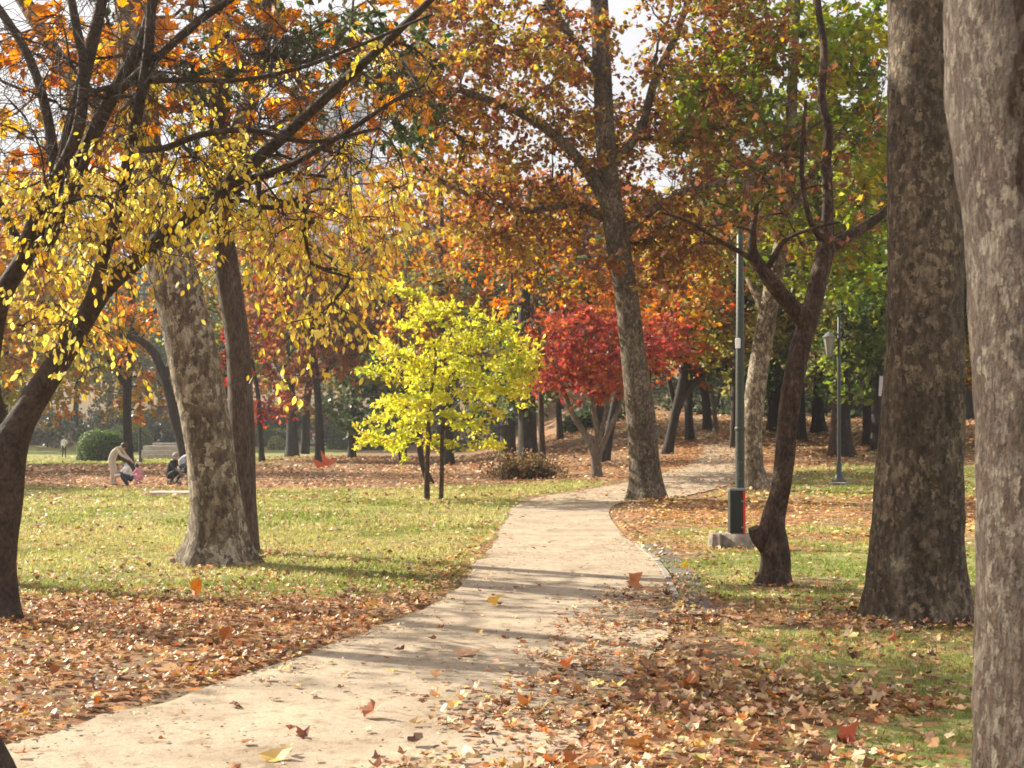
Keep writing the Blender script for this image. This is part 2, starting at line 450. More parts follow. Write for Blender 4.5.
def make_tree(name, label, cat, limbs, targets=None, bark='dark', seed=1, step=.3, seg=12, flare=.5, amp=.05,
              r0=.012, twigs=5, twig_len=.6, twig_pts=3, per=8, size=.1, shape='quad', pal=None, wts=None,
              hang=.0, flat=.6, spread=.0, twig_geo=True, group=None, cl_jit=.25, bare=0, sag=0., rpow=.5, twig_up=0., twig_r=.005,
              fh=.45, col=(1, 1, 1), curl=.2, leafmat=None, lseg=None, post=None, rough=1.0):
    rng = np.random.default_rng(seed)
    limbs = [np.array(L, float) for L in limbs]
    base = limbs[0][0, :3].copy(); gz = float(H(base[0], base[1]))
    root = thing(name, label, cat, (base[0], base[1], gz), 0, group)
    org = np.array([base[0], base[1], gz])
    mb = MB(); sm = []
    for k, L in enumerate(limbs):
        if k == 0:
            L = np.vstack([L[0] + [0, 0, gz - .25 - L[0][2], L[0][3] * .05], L]) if L[0][2] > gz - .2 else L
        q = spline(L, step); sm.append(q)
        q2 = q.copy(); q2[:, :3] -= org
        mb.tube(q2[:, :3], q2[:, 3], seg if k == 0 else (lseg or max(6, seg * 2 // 3)), True,
                disp=root_disp(rng, flare if k == 0 else 0, 0, amp, fh=fh, rough=rough))
    if targets is None or len(targets) == 0:
        mb.build('trunk', BARK[bark], root); return root
    targets = np.array(targets, float)
    chains, W, tips, ends = colonize(sm, targets, rng, sag=sag)
    for (pts, pc, pi), ww in zip(chains, W):
        rad = r0 * ww ** rpow
        rad[-1] = r0 * .7
        rad = np.minimum.accumulate(rad)
        mb.tube(pts - org, rad, 5 if rad[0] > .03 else 4, False)
    mb2 = mb
    # twigs
    NT = len(tips)
    k = twigs
    # twigs also leave from further back along each chain
    tp = np.repeat(tips, k, 0); td = np.repeat(ends, k, 0)
    back = rng.uniform(0, 1, NT * k) ** 1.5
    prev = np.repeat(np.array([c[0][max(0, len(c[0]) - 3)] for c in chains]), k, 0)
    st = tp * (1 - back[:, None]) + prev * back[:, None]
    dr = unit(td * .8 + rng.normal(0, .75, (NT * k, 3)) * [1, 1, flat] + [0, 0, twig_up])
    ln = twig_len * rng.uniform(.5, 1.25, NT * k)
    tt = np.linspace(0, 1, twig_pts)[None, :, None]
    tw = st[:, None] + dr[:, None] * (ln[:, None, None] * tt) + np.array([0, 0, -1.])[None, None] * (hang * ln[:, None, None] * tt ** 2)
    tw[:, 1:] += rng.normal(0, .05, tw[:, 1:].shape) * twig_len
    if twig_geo:
        rr = np.linspace(1, .35, twig_pts)[None] * twig_r * rng.uniform(.7, 1.3, (len(tw), 1))
        v, f, c = tube_batch(tw - org, rr)
        mb2.add(v, f, c)
    if post is not None: post(mb2, sm, org)
    mb2.build('trunk', BARK[bark], root, smooth=True)
    # leaves
    nleaf = len(tw) * per
    ti = np.repeat(np.arange(len(tw)), per)
    keep = rng.random(len(tw)) >= bare
    u = rng.uniform(.1, 1.05, nleaf)
    seg_f = np.clip(u * (twig_pts - 1), 0, twig_pts - 1.001); si = seg_f.astype(int); fr = (seg_f - si)[:, None]
    pos = tw[ti, si] * (1 - fr) + tw[ti, si + 1] * fr
    axis = unit(dr[ti] * .6 + rng.normal(0, .6, (nleaf, 3)) + [0, 0, -hang * 2.0])
    pos = pos + rng.normal(0, spread + 1e-4, pos.shape)
    nrm = unit(rng.normal(0, 1, (nleaf, 3)) * (.55 if hang < .3 else 1) + [0, 0, 1 if hang < .3 else .1])
    sz = size * rng.uniform(.6, 1.3, nleaf)
    kk = keep[ti]; pos, axis, nrm, sz, ti = pos[kk], axis[kk], nrm[kk], sz[kk], ti[kk]
    cl = pick_cols(pal, wts, len(tips), rng, .12)
    own = pick_cols(pal, wts, len(pos), rng, .2)
    cidx = ti // k
    mix = cl_jit
    cols = own * mix + cl[cidx] * (1 - mix) * rng.normal(1, .14, (len(pos), 1)).clip(.6, 1.5)
    v, f, c = leaves_geo(pos - org, axis, nrm, sz, shape, rng, curl)
    me = make_mesh('crown', v, f, c, False, [leafmat or M_LEAF], None, cols)
    cr = link('crown', me, root); cr.color = (*col, 1)
    return root

def ell(c, r, n, rng, hollow=.35, zmin=None):
    """n points in an ellipsoid, biased outward"""
    d = unit(rng.normal(0, 1, (n, 3))); u = rng.uniform(hollow ** 3, 1, n) ** (1 / 3)
    p = np.array(c) + d * u[:, None] * np.array(r)
    if zmin is not None: p[:, 2] = np.maximum(p[:, 2], zmin + rng.uniform(0, .4, n))
    return p

# palettes (linear base colours)
YEL = [(.78, .60, .07), (.84, .68, .14), (.66, .46, .06), (.54, .52, .08)]
YELG = [(.62, .60, .06), (.48, .54, .05), (.74, .62, .06), (.34, .42, .05)]
ORG = [(.62, .22, .03), (.50, .15, .03), (.68, .36, .05), (.32, .10, .03)]
BRN = [(.26, .10, .045), (.36, .15, .06), (.52, .25, .06), (.17, .065, .03), (.60, .40, .07), (.20, .20, .05)]
RED = [(.52, .05, .035), (.40, .035, .03), (.62, .12, .04), (.30, .03, .03)]
GRN = [(.10, .17, .035), (.16, .23, .04), (.30, .34, .05), (.06, .10, .03)]
MIXG = [(.20, .25, .04), (.38, .36, .05), (.58, .46, .06), (.40, .19, .04), (.10, .14, .03)]
OLV = [(.16, .17, .06), (.24, .22, .07), (.34, .27, .07), (.10, .11, .05)]
DGR = [(.035, .06, .025), (.06, .095, .035), (.10, .13, .06), (.16, .18, .09)]


# ------------------------------------------------------------------ ground, path, litter, grass
PATH_PAIRS_PX = [((15, 745), None), ((100, 718), (588, 722)), ((183, 698), (612, 700)), ((309, 655), (652, 655)), ((383, 629), (672, 632)),
                 ((423, 609), (676, 612)), ((446, 595), (669, 592)), ((469, 575), (662, 574)), ((483, 555), (647, 556)),
                 ((503, 529), (620, 532)), ((511, 512), (609, 512))]
pl, pr = [np.array([-6.5, -5.0]), np.array([-4.6, 2.0])], [np.array([-4.0, -6.0]), np.array([-1.7, 2.0])]
for a, b in PATH_PAIRS_PX:
    if b is None:
        b = (548, 768)
    pl.append(G(*a)[:2]); pr.append(G(*b)[:2])
for a, b in [((530, 500), (622, 503)), ((560, 494), (655, 501)), ((605, 487), (700, 493)), ((655, 476), (735, 483)), ((688, 465), (750, 472)),
             ((702, 455), (752, 461)), ((704, 448), (744, 452)), ((698, 440), (728, 443)), ((690, 433), (717, 435)), ((686, 427), (710, 428))]:
    pl.append(G(*a)[:2]); pr.append(G(*b)[:2])
pl.append(pl[-1] + [3, 22]); pr.append(pr[-1] + [4, 22])
PL = spline(np.array(pl), .25 / 1.0); 
def resamp(a, n):
    d = np.r_[0, np.cumsum(np.linalg.norm(np.diff(a, axis=0), axis=1))]
    t = np.linspace(0, 1, n) * (len(a) - 1)
    return t
def spl_n(pts, per):
    pts = np.asarray(pts, float); q = np.vstack([2 * pts[0] - pts[1], pts, 2 * pts[-1] - pts[-2]]); out = []
    t = np.arange(per)[:, None] / per
    for i in range(1, len(q) - 2):
        out.append(.5 * ((2 * q[i]) + (-q[i - 1] + q[i + 1]) * t + (2 * q[i - 1] - 5 * q[i] + 4 * q[i + 1] - q[i + 2]) * t ** 2
                         + (-q[i - 1] + 3 * q[i] - 3 * q[i + 1] + q[i + 2]) * t ** 3))
    out.append(pts[-1:]); return np.vstack(out)
PL = spl_n(pl, 14); PR = spl_n(pr, 14)
PC = (PL + PR) / 2; PW = np.linalg.norm(PR - PL, axis=1) / 2

def path_dist(x, y):
    """signed distance to the path's edge (negative on the path); second value: side, + = right"""
    x = np.asarray(x, float).ravel(); y = np.asarray(y, float).ravel()
    best = np.full(len(x), 1e9); side = np.zeros(len(x))
    Q_ = PC[::4]; W_ = PW[::4]; A = Q_[:-1]; B = Q_[1:]; D = B - A; L2 = (D ** 2).sum(1)
    for i in range(len(A)):
        vx = x - A[i, 0]; vy = y - A[i, 1]
        t = np.clip((vx * D[i, 0] + vy * D[i, 1]) / L2[i], 0, 1)
        dx = vx - t * D[i, 0]; dy = vy - t * D[i, 1]
        d = np.sqrt(dx * dx + dy * dy) - (W_[i] * (1 - t) + W_[i + 1] * t)
        m = d < best
        best[m] = d[m]; side[m] = np.sign(D[i, 1] * dx - D[i, 0] * dy)[m]
    return best, side

BASES = [(G(216, 562)[0], 16.4, .45), (G(243, 553)[0], 18.0, .25), (P(775, 588, 14)[0], 14.0, .2), (P(918, 615, 11.4)[0], 11.4, .55), (G(647, 499)[0], G(647, 499)[1], .5), (G(757, 491)[0], G(757, 491)[1], .4), (P(732, 549, 18.6)[0], 18.6, .3)]
def cover(x, y):
    """grass amount 0..1, litter density per m2, dryness 0..1"""
    x = np.asarray(x, float).ravel(); y = np.asarray(y, float).ravel()
    d, sd = path_dist(x, y)
    n1 = fbm(x, y, 2.2, 1); n2 = fbm(x, y, .7, 2); n3 = fbm(x, y, 6, 3)
    right = (sd > 0)
    yy = y + (n1 - .5) * 5.0 + (n2 - .5) * 1.5
    # left of the path
    gl = S(yy, 12.3, 14.6) * (1 - S(yy, 38, 44)) * 1.25 + .12 + S(yy, 70 + 10 * S(x, -26, -14), 84) * S(-x, 12, 22) * (1 - S(yy, 146, 152))
    ll = 175 * (1 - S(yy, 11.6, 15.0)) + 16 * (1 - S(yy, 14, 22)) + 14 * (1 - S(y, 30, 60)) + 60 * S(.9 - d, 0, .9) * (y < 30) * (1 - S(y, 16, 24)) + 22 * S(yy, 39, 44) * (1 - S(yy, 68, 80)) + 2 + 26 * S(yy, 80, 90) * (1 - S(-x, 12, 22))
    # right of the path
    gr = .95 * (1 - S(yy, 10, 13)) * S(x + (n1 - .5) * 3, .7, 1.7) + S(yy, 12.0, 14.0) * (1 - S(yy, 20, 23)) * .95 + .25 * S(yy, 20, 24) + S(yy, 31, 34) * (1 - S(yy, 43, 48)) * .7 * S(x, 5, 8)
    gr = gr * (.55 + .9 * S(n2, .35, .6))
    lr = 150 * (1 - S(yy, 11.8, 14.5)) * (.34 + .66 * (1 - S(x - .9 + (n1 - .5) * 2.4, 0, 1.3) * (1 - S(n1, .55, .7)))) \
        + 16 + 40 * S(yy, 19.5, 22) * (1 - S(yy, 31, 34)) * (.4 + n1) + 60 * np.exp(-np.clip(d, 0, 9) / .35) * (1 - S(y, 18, 28)) + 14 * S(yy, 44, 50)
    g = np.where(right, gr, gl); l = np.where(right, lr, ll)
    # dirt patch beside the left plane tree
    dp = np.exp(-(((x + 4.2) / 1.9) ** 2 + ((y - 14.6) / .8) ** 2) * 1.3)
    bare = S(fbm(x, y, 3.2, 21) * .7 + fbm(x, y, .9, 22) * .3, .56, .68)
    g = np.clip(g * (1 - .7 * dp) * (1 - .65 * bare) * (.62 + .75 * n2), 0, 1)
    l = l * (.35 + 1.3 * S(n1 * .5 + n2 * .5, .25, .72))
    for bx, by, br in BASES:
        q = np.hypot(x - bx, y - by); l = l + 55 * np.exp(-np.clip(q - br, 0, 9) / .4) * (q > br * .8)
    # on the path
    on = d < 0
    edge_r = np.where(right, np.exp(d / .45), 0)
    near = 1 - S(y, 10.5, 14.5)
    lp = 2.5 + 3.0 * near + 20 * S(y, 28, 36) + 40 * S(y, 42, 50) + (150 * np.clip(edge_r, 0, 1) * near ** .7 + 22 * np.exp(d / .2)) * (.3 + 1.4 * S(n2, .3, .7)) * (1 - S(y, 24, 30))
    lp = lp + right * near * 150 * S(d, -1.05 + (n1 - .5) * .9, -.5) * (.45 + 1.1 * S(n2, .35, .6))
    l = np.where(on, lp, l)
    g = np.where(on, 0, g)
    return g, l, n3, d, sd

def axis_samples(parts):
    out = []
    for a, b, s in parts: out.append(np.arange(a, b, s))
    return np.concatenate(out + [[parts[-1][1]]])
gy = axis_samples([(-70, -8, 4), (-8, 5, 1), (5, 18, .12), (18, 48, .35), (48, 120, 1.2), (120, 390, 7)])
gx = axis_samples([(-310, -90, 20), (-90, -26, 2.2), (-26, -7, .45), (-7, 7, .14), (7, 26, .45), (26, 90, 2.2), (90, 310, 20)])
GX, GY = np.meshgrid(gx, gy)
g_, l_, n_, d_, s_ = cover(GX, GY)
HZ = H(GX, GY).ravel()
off = S(d_, 0, .5)
HZ = HZ + (fbm(GX, GY, .9, 7).ravel() - .5) * .05 * off * (GY.ravel() < 60) + .015 * off - .012 * (d_ < .02)
nx, ny = len(gx), len(gy)
i = np.arange(ny - 1)[:, None]; j = np.arange(nx - 1)[None]
gf = np.stack([i * nx + j, i * nx + j + 1, (i + 1) * nx + j + 1, (i + 1) * nx + j], -1).reshape(-1)
def mask_attr(me, *ch):
    a = me.attributes.new('mask', 'FLOAT_COLOR', 'POINT')
    c = np.ones((len(me.vertices), 4), np.float32)
    for k, v in enumerate(ch): c[:, k] = v
    a.data.foreach_set('color', c.ravel())

m, n, l, b = mat_new('ground')
at = n.new('ShaderNodeAttribute'); at.attribute_name = 'mask'
sep = n.new('ShaderNodeSeparateColor'); l.new(at.outputs['Color'], sep.inputs[0])
tc = n.new('ShaderNodeTexCoord')
def noise(scale, det=6, rough=.6):
    q = n.new('ShaderNodeTexNoise'); q.inputs['Scale'].default_value = scale; q.inputs['Detail'].default_value = det
    q.inputs['Roughness'].default_value = rough; l.new(tc.outputs['Object'], q.inputs['Vector']); return q
nA = noise(3.0); nB = noise(18, 8, .7); nC = noise(.35)
soil = ramp(n, [(.3, (.085, .055, .036)), (.5, (.20, .145, .09)), (.72, (.34, .255, .165))]); l.new(nB.outputs['Fac'], soil.inputs[0])
grs = ramp(n, [(.28, (.10, .13, .035)), (.5, (.22, .235, .075)), (.72, (.42, .37, .16))]); l.new(nA.outputs['Fac'], grs.inputs[0])
grB = ramp(n, [(.3, (.55,) * 3), (.6, (1.2,) * 3)]); l.new(nB.outputs['Fac'], grB.inputs[0])
gm = n.new('ShaderNodeMix'); gm.data_type = 'RGBA'; gm.blend_type = 'MULTIPLY'; gm.inputs[0].default_value = 1
l.new(grs.outputs[0], gm.inputs[6]); l.new(grB.outputs[0], gm.inputs[7])
lit = n.new('ShaderNodeTexVoronoi'); lit.inputs['Scale'].default_value = 9; l.new(tc.outputs['Object'], lit.inputs['Vector'])
litc = n.new('ShaderNodeSeparateColor'); l.new(lit.outputs['Color'], litc.inputs[0])
lr_ = ramp(n, [(.0, (.10, .05, .028)), (.35, (.22, .11, .06)), (.6, (.34, .19, .10)), (.8, (.46, .28, .15)), (1, (.42, .15, .04))]); l.new(litc.outputs[0], lr_.inputs[0])
def mixc(f, a, c):
    q = n.new('ShaderNodeMix'); q.data_type = 'RGBA'; l.new(f, q.inputs[0]); l.new(a, q.inputs[6]); l.new(c, q.inputs[7]); return q.outputs[2]
def mth(op, a, c, v=None):
    q = n.new('ShaderNodeMath'); q.operation = op; q.use_clamp = True
    l.new(a, q.inputs[0])
    if c is not None: l.new(c, q.inputs[1])
    else: q.inputs[1].default_value = v
    return q.outputs[0]
gmask = ramp(n, [(.3, (0, 0, 0)), (.55, (1, 1, 1))])
s1 = n.new('ShaderNodeMath'); s1.operation = 'MULTIPLY_ADD'; s1.inputs[1].default_value = .5; l.new(nB.outputs['Fac'], s1.inputs[0])
g9 = n.new('ShaderNodeMath'); g9.operation = 'SUBTRACT'; g9.inputs[1].default_value = .2; l.new(sep.outputs[0], g9.inputs[0]); l.new(g9.outputs[0], s1.inputs[2])
l.new(s1.outputs[0], gmask.inputs[0])
c1 = mixc(gmask.outputs[0], soil.outputs[0], gm.outputs[2])
lm = ramp(n, [(.45, (0, 0, 0)), (.6, (1, 1, 1))])
s2 = n.new('ShaderNodeMath'); s2.operation = 'MULTIPLY_ADD'; s2.inputs[1].default_value = .5; l.new(litc.outputs[1], s2.inputs[0]); l.new(sep.outputs[1], s2.inputs[2])
l.new(s2.outputs[0], lm.inputs[0])
c2 = mixc(lm.outputs[0], c1, lr_.outputs[0])
l.new(c2, b.inputs['Base Color']); b.inputs['Roughness'].default_value = .95; b.inputs['Specular IOR Level'].default_value = .1
bp = n.new('ShaderNodeBump'); bp.inputs['Strength'].default_value = .7; bp.inputs['Distance'].default_value = .03
l.new(nB.outputs['Fac'], bp.inputs['Height']); l.new(bp.outputs[0], b.inputs['Normal'])
gm_mesh = make_mesh('ground', np.c_[GX.ravel(), GY.ravel(), HZ], gf, np.full(len(gf) // 4, 4), True, [m])
mask_attr(gm_mesh, g_, np.clip(np.where(GY.ravel() < 18, l_ / 230, l_ / 55) * .55, 0, .62) , n_)
tag(link('ground', gm_mesh), kind='structure')

# path: pale compacted surface
m, n, l, b = mat_new('path')
tc = n.new('ShaderNodeTexCoord')
nA = noise(1.1, 8, .62); nB = noise(60, 4, .7); nC = noise(7, 6, .65)
r = ramp(n, [(.28, (.29, .225, .155)), (.5, (.41, .335, .25)), (.7, (.50, .41, .30))]); l.new(nA.outputs['Fac'], r.inputs[0])
r2 = ramp(n, [(.3, (.72,) * 3), (.5, (1,) * 3), (.75, (1.12,) * 3)]); l.new(nB.outputs['Fac'], r2.inputs[0])
r3 = ramp(n, [(.34, (.66, .60, .52)), (.5, (1, 1, 1)), (.66, (.88, .86, .82))]); l.new(nC.outputs['Fac'], r3.inputs[0])
q = n.new('ShaderNodeMix'); q.data_type = 'RGBA'; q.blend_type = 'MULTIPLY'; q.inputs[0].default_value = 1; l.new(r.outputs[0], q.inputs[6]); l.new(r2.outputs[0], q.inputs[7])
q2 = n.new('ShaderNodeMix'); q2.data_type = 'RGBA'; q2.blend_type = 'MULTIPLY'; q2.inputs[0].default_value = 1; l.new(q.outputs[2], q2.inputs[6]); l.new(r3.outputs[0], q2.inputs[7])
ck = n.new('ShaderNodeTexVoronoi'); ck.feature = 'DISTANCE_TO_EDGE'; ck.inputs['Scale'].default_value = .9
dn = noise(2.5, 5); vm = n.new('ShaderNodeVectorMath'); vm.operation = 'MULTIPLY_ADD'; vm.inputs[1].default_value = (.5, .5, .5)
l.new(dn.outputs['Color'], vm.inputs[0]); l.new(tc.outputs['Object'], vm.inputs[2]); l.new(vm.outputs[0], ck.inputs['Vector'])
cr_ = ramp(n, [(0, (.55, .5, .45)), (.012, (.8, .78, .74)), (.022, (1, 1, 1))]); l.new(ck.outputs['Distance'], cr_.inputs[0])
nD = noise(.9, 3); cm = ramp(n, [(.5, (0, 0, 0)), (.6, (1, 1, 1))]); l.new(nD.outputs['Fac'], cm.inputs[0])
q3 = n.new('ShaderNodeMix'); q3.data_type = 'RGBA'; q3.blend_type = 'MULTIPLY'; l.new(cm.outputs[0], q3.inputs[0]); l.new(q2.outputs[2], q3.inputs[6]); l.new(cr_.outputs[0], q3.inputs[7])
nE = noise(160, 2, .8); gr_ = ramp(n, [(.36, (.55, .5, .46)), (.42, (1, 1, 1)), (.62, (1, 1, 1)), (.68, (1.25, 1.25, 1.25))]); l.new(nE.outputs['Fac'], gr_.inputs[0])
q4 = n.new('ShaderNodeMix'); q4.data_type = 'RGBA'; q4.blend_type = 'MULTIPLY'; q4.inputs[0].default_value = 1; l.new(q3.outputs[2], q4.inputs[6]); l.new(gr_.outputs[0], q4.inputs[7])
l.new(q4.outputs[2], b.inputs['Base Color']); b.inputs['Roughness'].default_value = .9; b.inputs['Specular IOR Level'].default_value = .25
bp = n.new('ShaderNodeBump'); bp.inputs['Strength'].default_value = .5; bp.inputs['Distance'].default_value = .008
l.new(nB.outputs['Fac'], bp.inputs['Height']); l.new(bp.outputs[0], b.inputs['Normal'])
K = 14
u = np.linspace(0, 1, K)[None, :, None]
jl = (vnoise(PL[:, 0], PL[:, 1], .35, 4) - .5) * .10 + (vnoise(PL[:, 0], PL[:, 1], 1.3, 5) - .5) * .16
perp = unit(PR - PL)
PLj = PL + perp * jl[:, None]; PRj = PR
pp = PLj[:, None] * (1 - u) + PRj[:, None] * u
pz = H(pp[..., 0], pp[..., 1]) + .012 + .006 * (fbm(pp[..., 0], pp[..., 1], .8, 9) - .5)
nn_ = len(PL)
i = np.arange(nn_ - 1)[:, None]; j = np.arange(K - 1)[None]
pf = np.stack([i * K + j, i * K + j + 1, (i + 1) * K + j + 1, (i + 1) * K + j], -1).reshape(-1)
tag(link('path', make_mesh('path', np.c_[pp.reshape(-1, 2), pz.ravel()], pf, np.full(len(pf) // 4, 4), True, [m])), kind='structure')

# concrete kerb and gutter slab along the right edge
M_CONC = plain('kerb_concrete', (.26, .235, .20), .85, .25, 14, bump=.4)
M_GUT = plain('gutter_concrete', (.13, .115, .095), .9, .25, 10, bump=.4)
sel = np.where((PR[:, 1] > 11.6) & (PR[:, 1] < 19.5) & (np.arange(nn_) < 14 * 14))[0]
kk = PR[sel]; pn = perp[sel]
def strip(name, a0, a1, zt, mat_, th=.12, gap=None):
    mb = MB(); A = kk + pn * a0; B_ = kk + pn * a1
    cum = np.r_[0, np.cumsum(np.linalg.norm(np.diff(kk, axis=0), axis=1))]
    L = cum[-1]; k = 0
    s = 0
    while s < L - .3:
        e = min(s + gap, L)
        ts = np.linspace(s, e - .012, 5)
        a = np.c_[np.interp(ts, cum, A[:, 0]), np.interp(ts, cum, A[:, 1])]; c = np.c_[np.interp(ts, cum, B_[:, 0]), np.interp(ts, cum, B_[:, 1])]
        z = zt + [0, .006, -.006, .003][k % 4]
        v = []
        for p_, q_ in zip(a, c): v += [(*p_, -th), (*p_, z - .01), (*(p_ * .92 + q_ * .08), z), (*(p_ * .08 + q_ * .92), z), (*q_, z - .01), (*q_, -th)]
        f = []; cc = []
        for t in range(4):
            for r_ in range(6): f += [t * 6 + r_, t * 6 + (r_ + 1) % 6, (t + 1) * 6 + (r_ + 1) % 6, (t + 1) * 6 + r_]; cc.append(4)
        f += [5, 4, 3, 2, 1, 0]; cc.append(6); f += [24, 25, 26, 27, 28, 29]; cc.append(6)
        mb.add(v, f, cc); s = e; k += 1
    o = mb.build(name, mat_, smooth=False); tag(o, kind='structure'); return o
strip('path_kerb', .002, .075, .03, M_CONC, gap=1.0)
strip('gutter', .102, .38, .028, M_GUT, gap=2.0)

# ---- fallen leaves: uncountable litter
def wedge(n, y0, y1, rng, ymarg=.06, pw=1.0, xpad=.6):
    """points in the ground seen by the view, with padding; density uniform per m2"""
    y = rng.uniform(0, 1, int(n * 1.0))
    Wd = lambda y: y * (.41 + ymarg) + xpad
    # inverse transform approx by rejection
    y = y0 + (y1 - y0) * y
    k = rng.random(len(y)) < Wd(y) / Wd(y1)
    y = y[k]; x = rng.uniform(-1, 1, len(y)) * Wd(y)
    area = (Wd(y0) + Wd(y1)) * (y1 - y0)
    return x, y, area
LITPAL = [(.62, .39, .20), (.43, .22, .105), (.74, .53, .31), (.27, .12, .058), (.52, .18, .045), (.62, .42, .13), (.14, .068, .035), (.40, .28, .17)]
LITW = [3.4, 3, 2.8, 2.3, 1.4, .8, 1.4, 1.2]
VV, FF, CC_, KK_ = [], [], [], []
nv = 0
rngL = np.random.default_rng(77)
for (y0, y1, dmax, smin, smax, shape, mul) in [(5.0, 9.5, 640, .02, .095, 'dry', 1.75), (9.5, 15.5, 520, .022, .078, 'dry', 1.75), (15.5, 30, 90, .05, .12, 'quad', .85),
                                           (30, 60, 45, .09, .19, 'quad', .55), (60, 110, 30, .16, .30, 'quad', .28)]:
    area = ((y0 + y1) * .47 + 1.2) * (y1 - y0)
    wd1 = y1 * .47 + .6
    ntry = int(dmax * 2 * wd1 * (y1 - y0))
    x, y, _ = wedge(ntry, y0, y1, rngL)
    g, ld, _, d, sd = cover(x, y)
    keep = rngL.random(len(x)) < ld * mul / dmax
    x, y, d = x[keep], y[keep], d[keep]
    N = len(x)
    z = H(x, y) + .022 + rngL.uniform(0, .035, N) * (1 if y0 < 16 else .6)
    onp = d < 0
    z = np.where(onp, H(x, y) + .018 + rngL.uniform(0, .012, N), z)
    th = rngL.uniform(0, 2 * PI, N); tilt = rngL.normal(0, .26, N)
    ax = np.c_[np.cos(th), np.sin(th), tilt * np.where(onp, .35, 1)]
    nr = unit(rngL.normal(0, .30, (N, 3)) * np.where(onp, .5, 1)[:, None] + [0, 0, 1])
    sz = smin + (smax - smin) * rngL.beta(1.4, 2.6, N)
    z = z + sz * .12
    cols = pick_cols(LITPAL, LITW, N, rngL, .3)
    gold = (y > 19) & (y < 34) & (x > 3)
    cols = np.where(gold[:, None], cols * [1.15, 1.15, .8], cols)
    if shape == 'dry':
        half = rngL.random(N) < .72
        for sel_, shp in ((half, 'dry'), (~half, 'plane5')):
            v, f, c, own = crumple(np.c_[x, y, z][sel_], ax[sel_], nr[sel_], sz[sel_] * (1.15 if shp == 'plane5' else 1), shp, rngL, .30, .085)
            VV.append(v); FF.append(f + nv); CC_.append(c); nv += len(v)
            KK_.append(cols[sel_][own] * rngL.normal(1, .07, (len(own), 1)).clip(.7, 1.3))
    else:
        v, f, c = leaves_geo(np.c_[x, y, z], ax, nr, sz, shape, rngL, .5)
        VV.append(v); FF.append(f + nv); CC_.append(c); nv += len(v); KK_.append(cols)
# crumbs of broken leaf trodden into the path
x, y, _ = wedge(60000, 5, 20, rngL); d, _s = path_dist(x, y)
k_ = (d < .3) & (rngL.random(len(x)) < .25 + .75 * S(d, -.9, 0)); x, y = x[k_], y[k_]; N = len(x)
v, f, c = leaves_geo(np.c_[x, y, H(x, y) + .020], rngL.normal(0, 1, (N, 3)) * [1, 1, .15], unit(rngL.normal(0, .3, (N, 3)) + [0, 0, 1]), rngL.uniform(.006, .026, N), 'quad', rngL, .2)
VV.append(v); FF.append(f + nv); CC_.append(c); nv += len(v); KK_.append(pick_cols(LITPAL, LITW, N, rngL, .3) * .8)
me = make_mesh('fallen_leaves', np.concatenate(VV), np.concatenate(FF), np.concatenate(CC_), False, [M_FALLEN], None, np.concatenate(KK_))
print('litter leaves', len(me.polygons))
tag(link('fallen_leaves', me), 'dry brown and tan fallen leaves scattered over grass and path', 'leaf litter', kind='stuff')

# ---- grass blades
VV, NG = [], 0; cg = []
for (y0, y1, dmax, h, wd) in [(5, 13, 1500, .05, .006), (13, 22, 700, .055, .010), (22, 45, 160, .07, .022), (45, 100, 20, .09, .05)]:
    wd1 = y1 * .47 + .6
    x, y, _ = wedge(int(dmax * 2 * wd1 * (y1 - y0)), y0, y1, rngL)
    g, ld, n3, d, sd = cover(x, y)
    keep = (rngL.random(len(x)) < np.clip(g - .22, 0, 1) * 1.25 * (1 - .5 * np.clip(ld / 190, 0, 1))) & (d > .06)
    x, y = x[keep], y[keep]; N = len(x)
    z = H(x, y) + .005
    th = rngL.uniform(0, 2 * PI, N); hh = h * rngL.uniform(.45, 1.3, N); ww = wd * rngL.uniform(.6, 1.3, N)
    dx = np.cos(th) * ww; dy = np.sin(th) * ww
    lean = rngL.normal(0, .55, (N, 2)) * hh[:, None]
    a = np.c_[x - dx, y - dy, z]; b_ = np.c_[x + dx, y + dy, z]; c_ = np.c_[x + lean[:, 0], y + lean[:, 1], z + hh]
    VV.append(np.stack([a, b_, c_], 1).reshape(-1, 3)); NG += N
    dry = S(fbm(x, y, 3, 11) * .6 + fbm(x, y, .8, 12) * .4 - .08 * (x > 1.5), .36, .60)[:, None]
    base = np.array([.21, .26, .06]) * (1 - dry) + np.array([.46, .43, .17]) * dry
    cg.append(np.clip(base * rngL.normal(1, .2, (N, 1)).clip(.5, 1.6), .01, .8))
print('grass', NG)
me = make_mesh('grass', np.concatenate(VV), np.arange(NG * 3), np.full(NG, 3), False, [M_GRASS], None, np.concatenate(cg))
tag(link('grass', me), 'short patchy green and straw coloured grass between the leaves', 'grass', kind='stuff')

# ------------------------------------------------------------------ trees of the photograph
def limb(Y, pts, base=False, dY=None):
    """trunk or limb: pts are (px, py, half width px[, depth offset]); the first point of a trunk stands on the ground"""
    out = []
    for k, p in enumerate(pts):
        y = Y + (p[3] if len(p) > 3 else 0)
        q = P(p[0], p[1], y)
        out.append((*q, p[2] / F * y))
    return np.array(out)

def region(Y, dy, ells, rng, dens=1.0):
    """crown targets: ellipses seen at a depth, with thickness dy"""
    out = []
    for (px, py, rx, ry, n) in ells:
        n = int(n * dens)
        a = rng.uniform(0, 2 * PI, n); r = np.sqrt(rng.uniform(0, 1, n))
        yy = Y + rng.uniform(-dy, dy, n)
        for k in range(n):
            out.append(P(px + rx * r[k] * math.cos(a[k]), py + ry * r[k] * math.sin(a[k]), yy[k]))
    return np.array(out)

rg = np.random.default_rng(11)

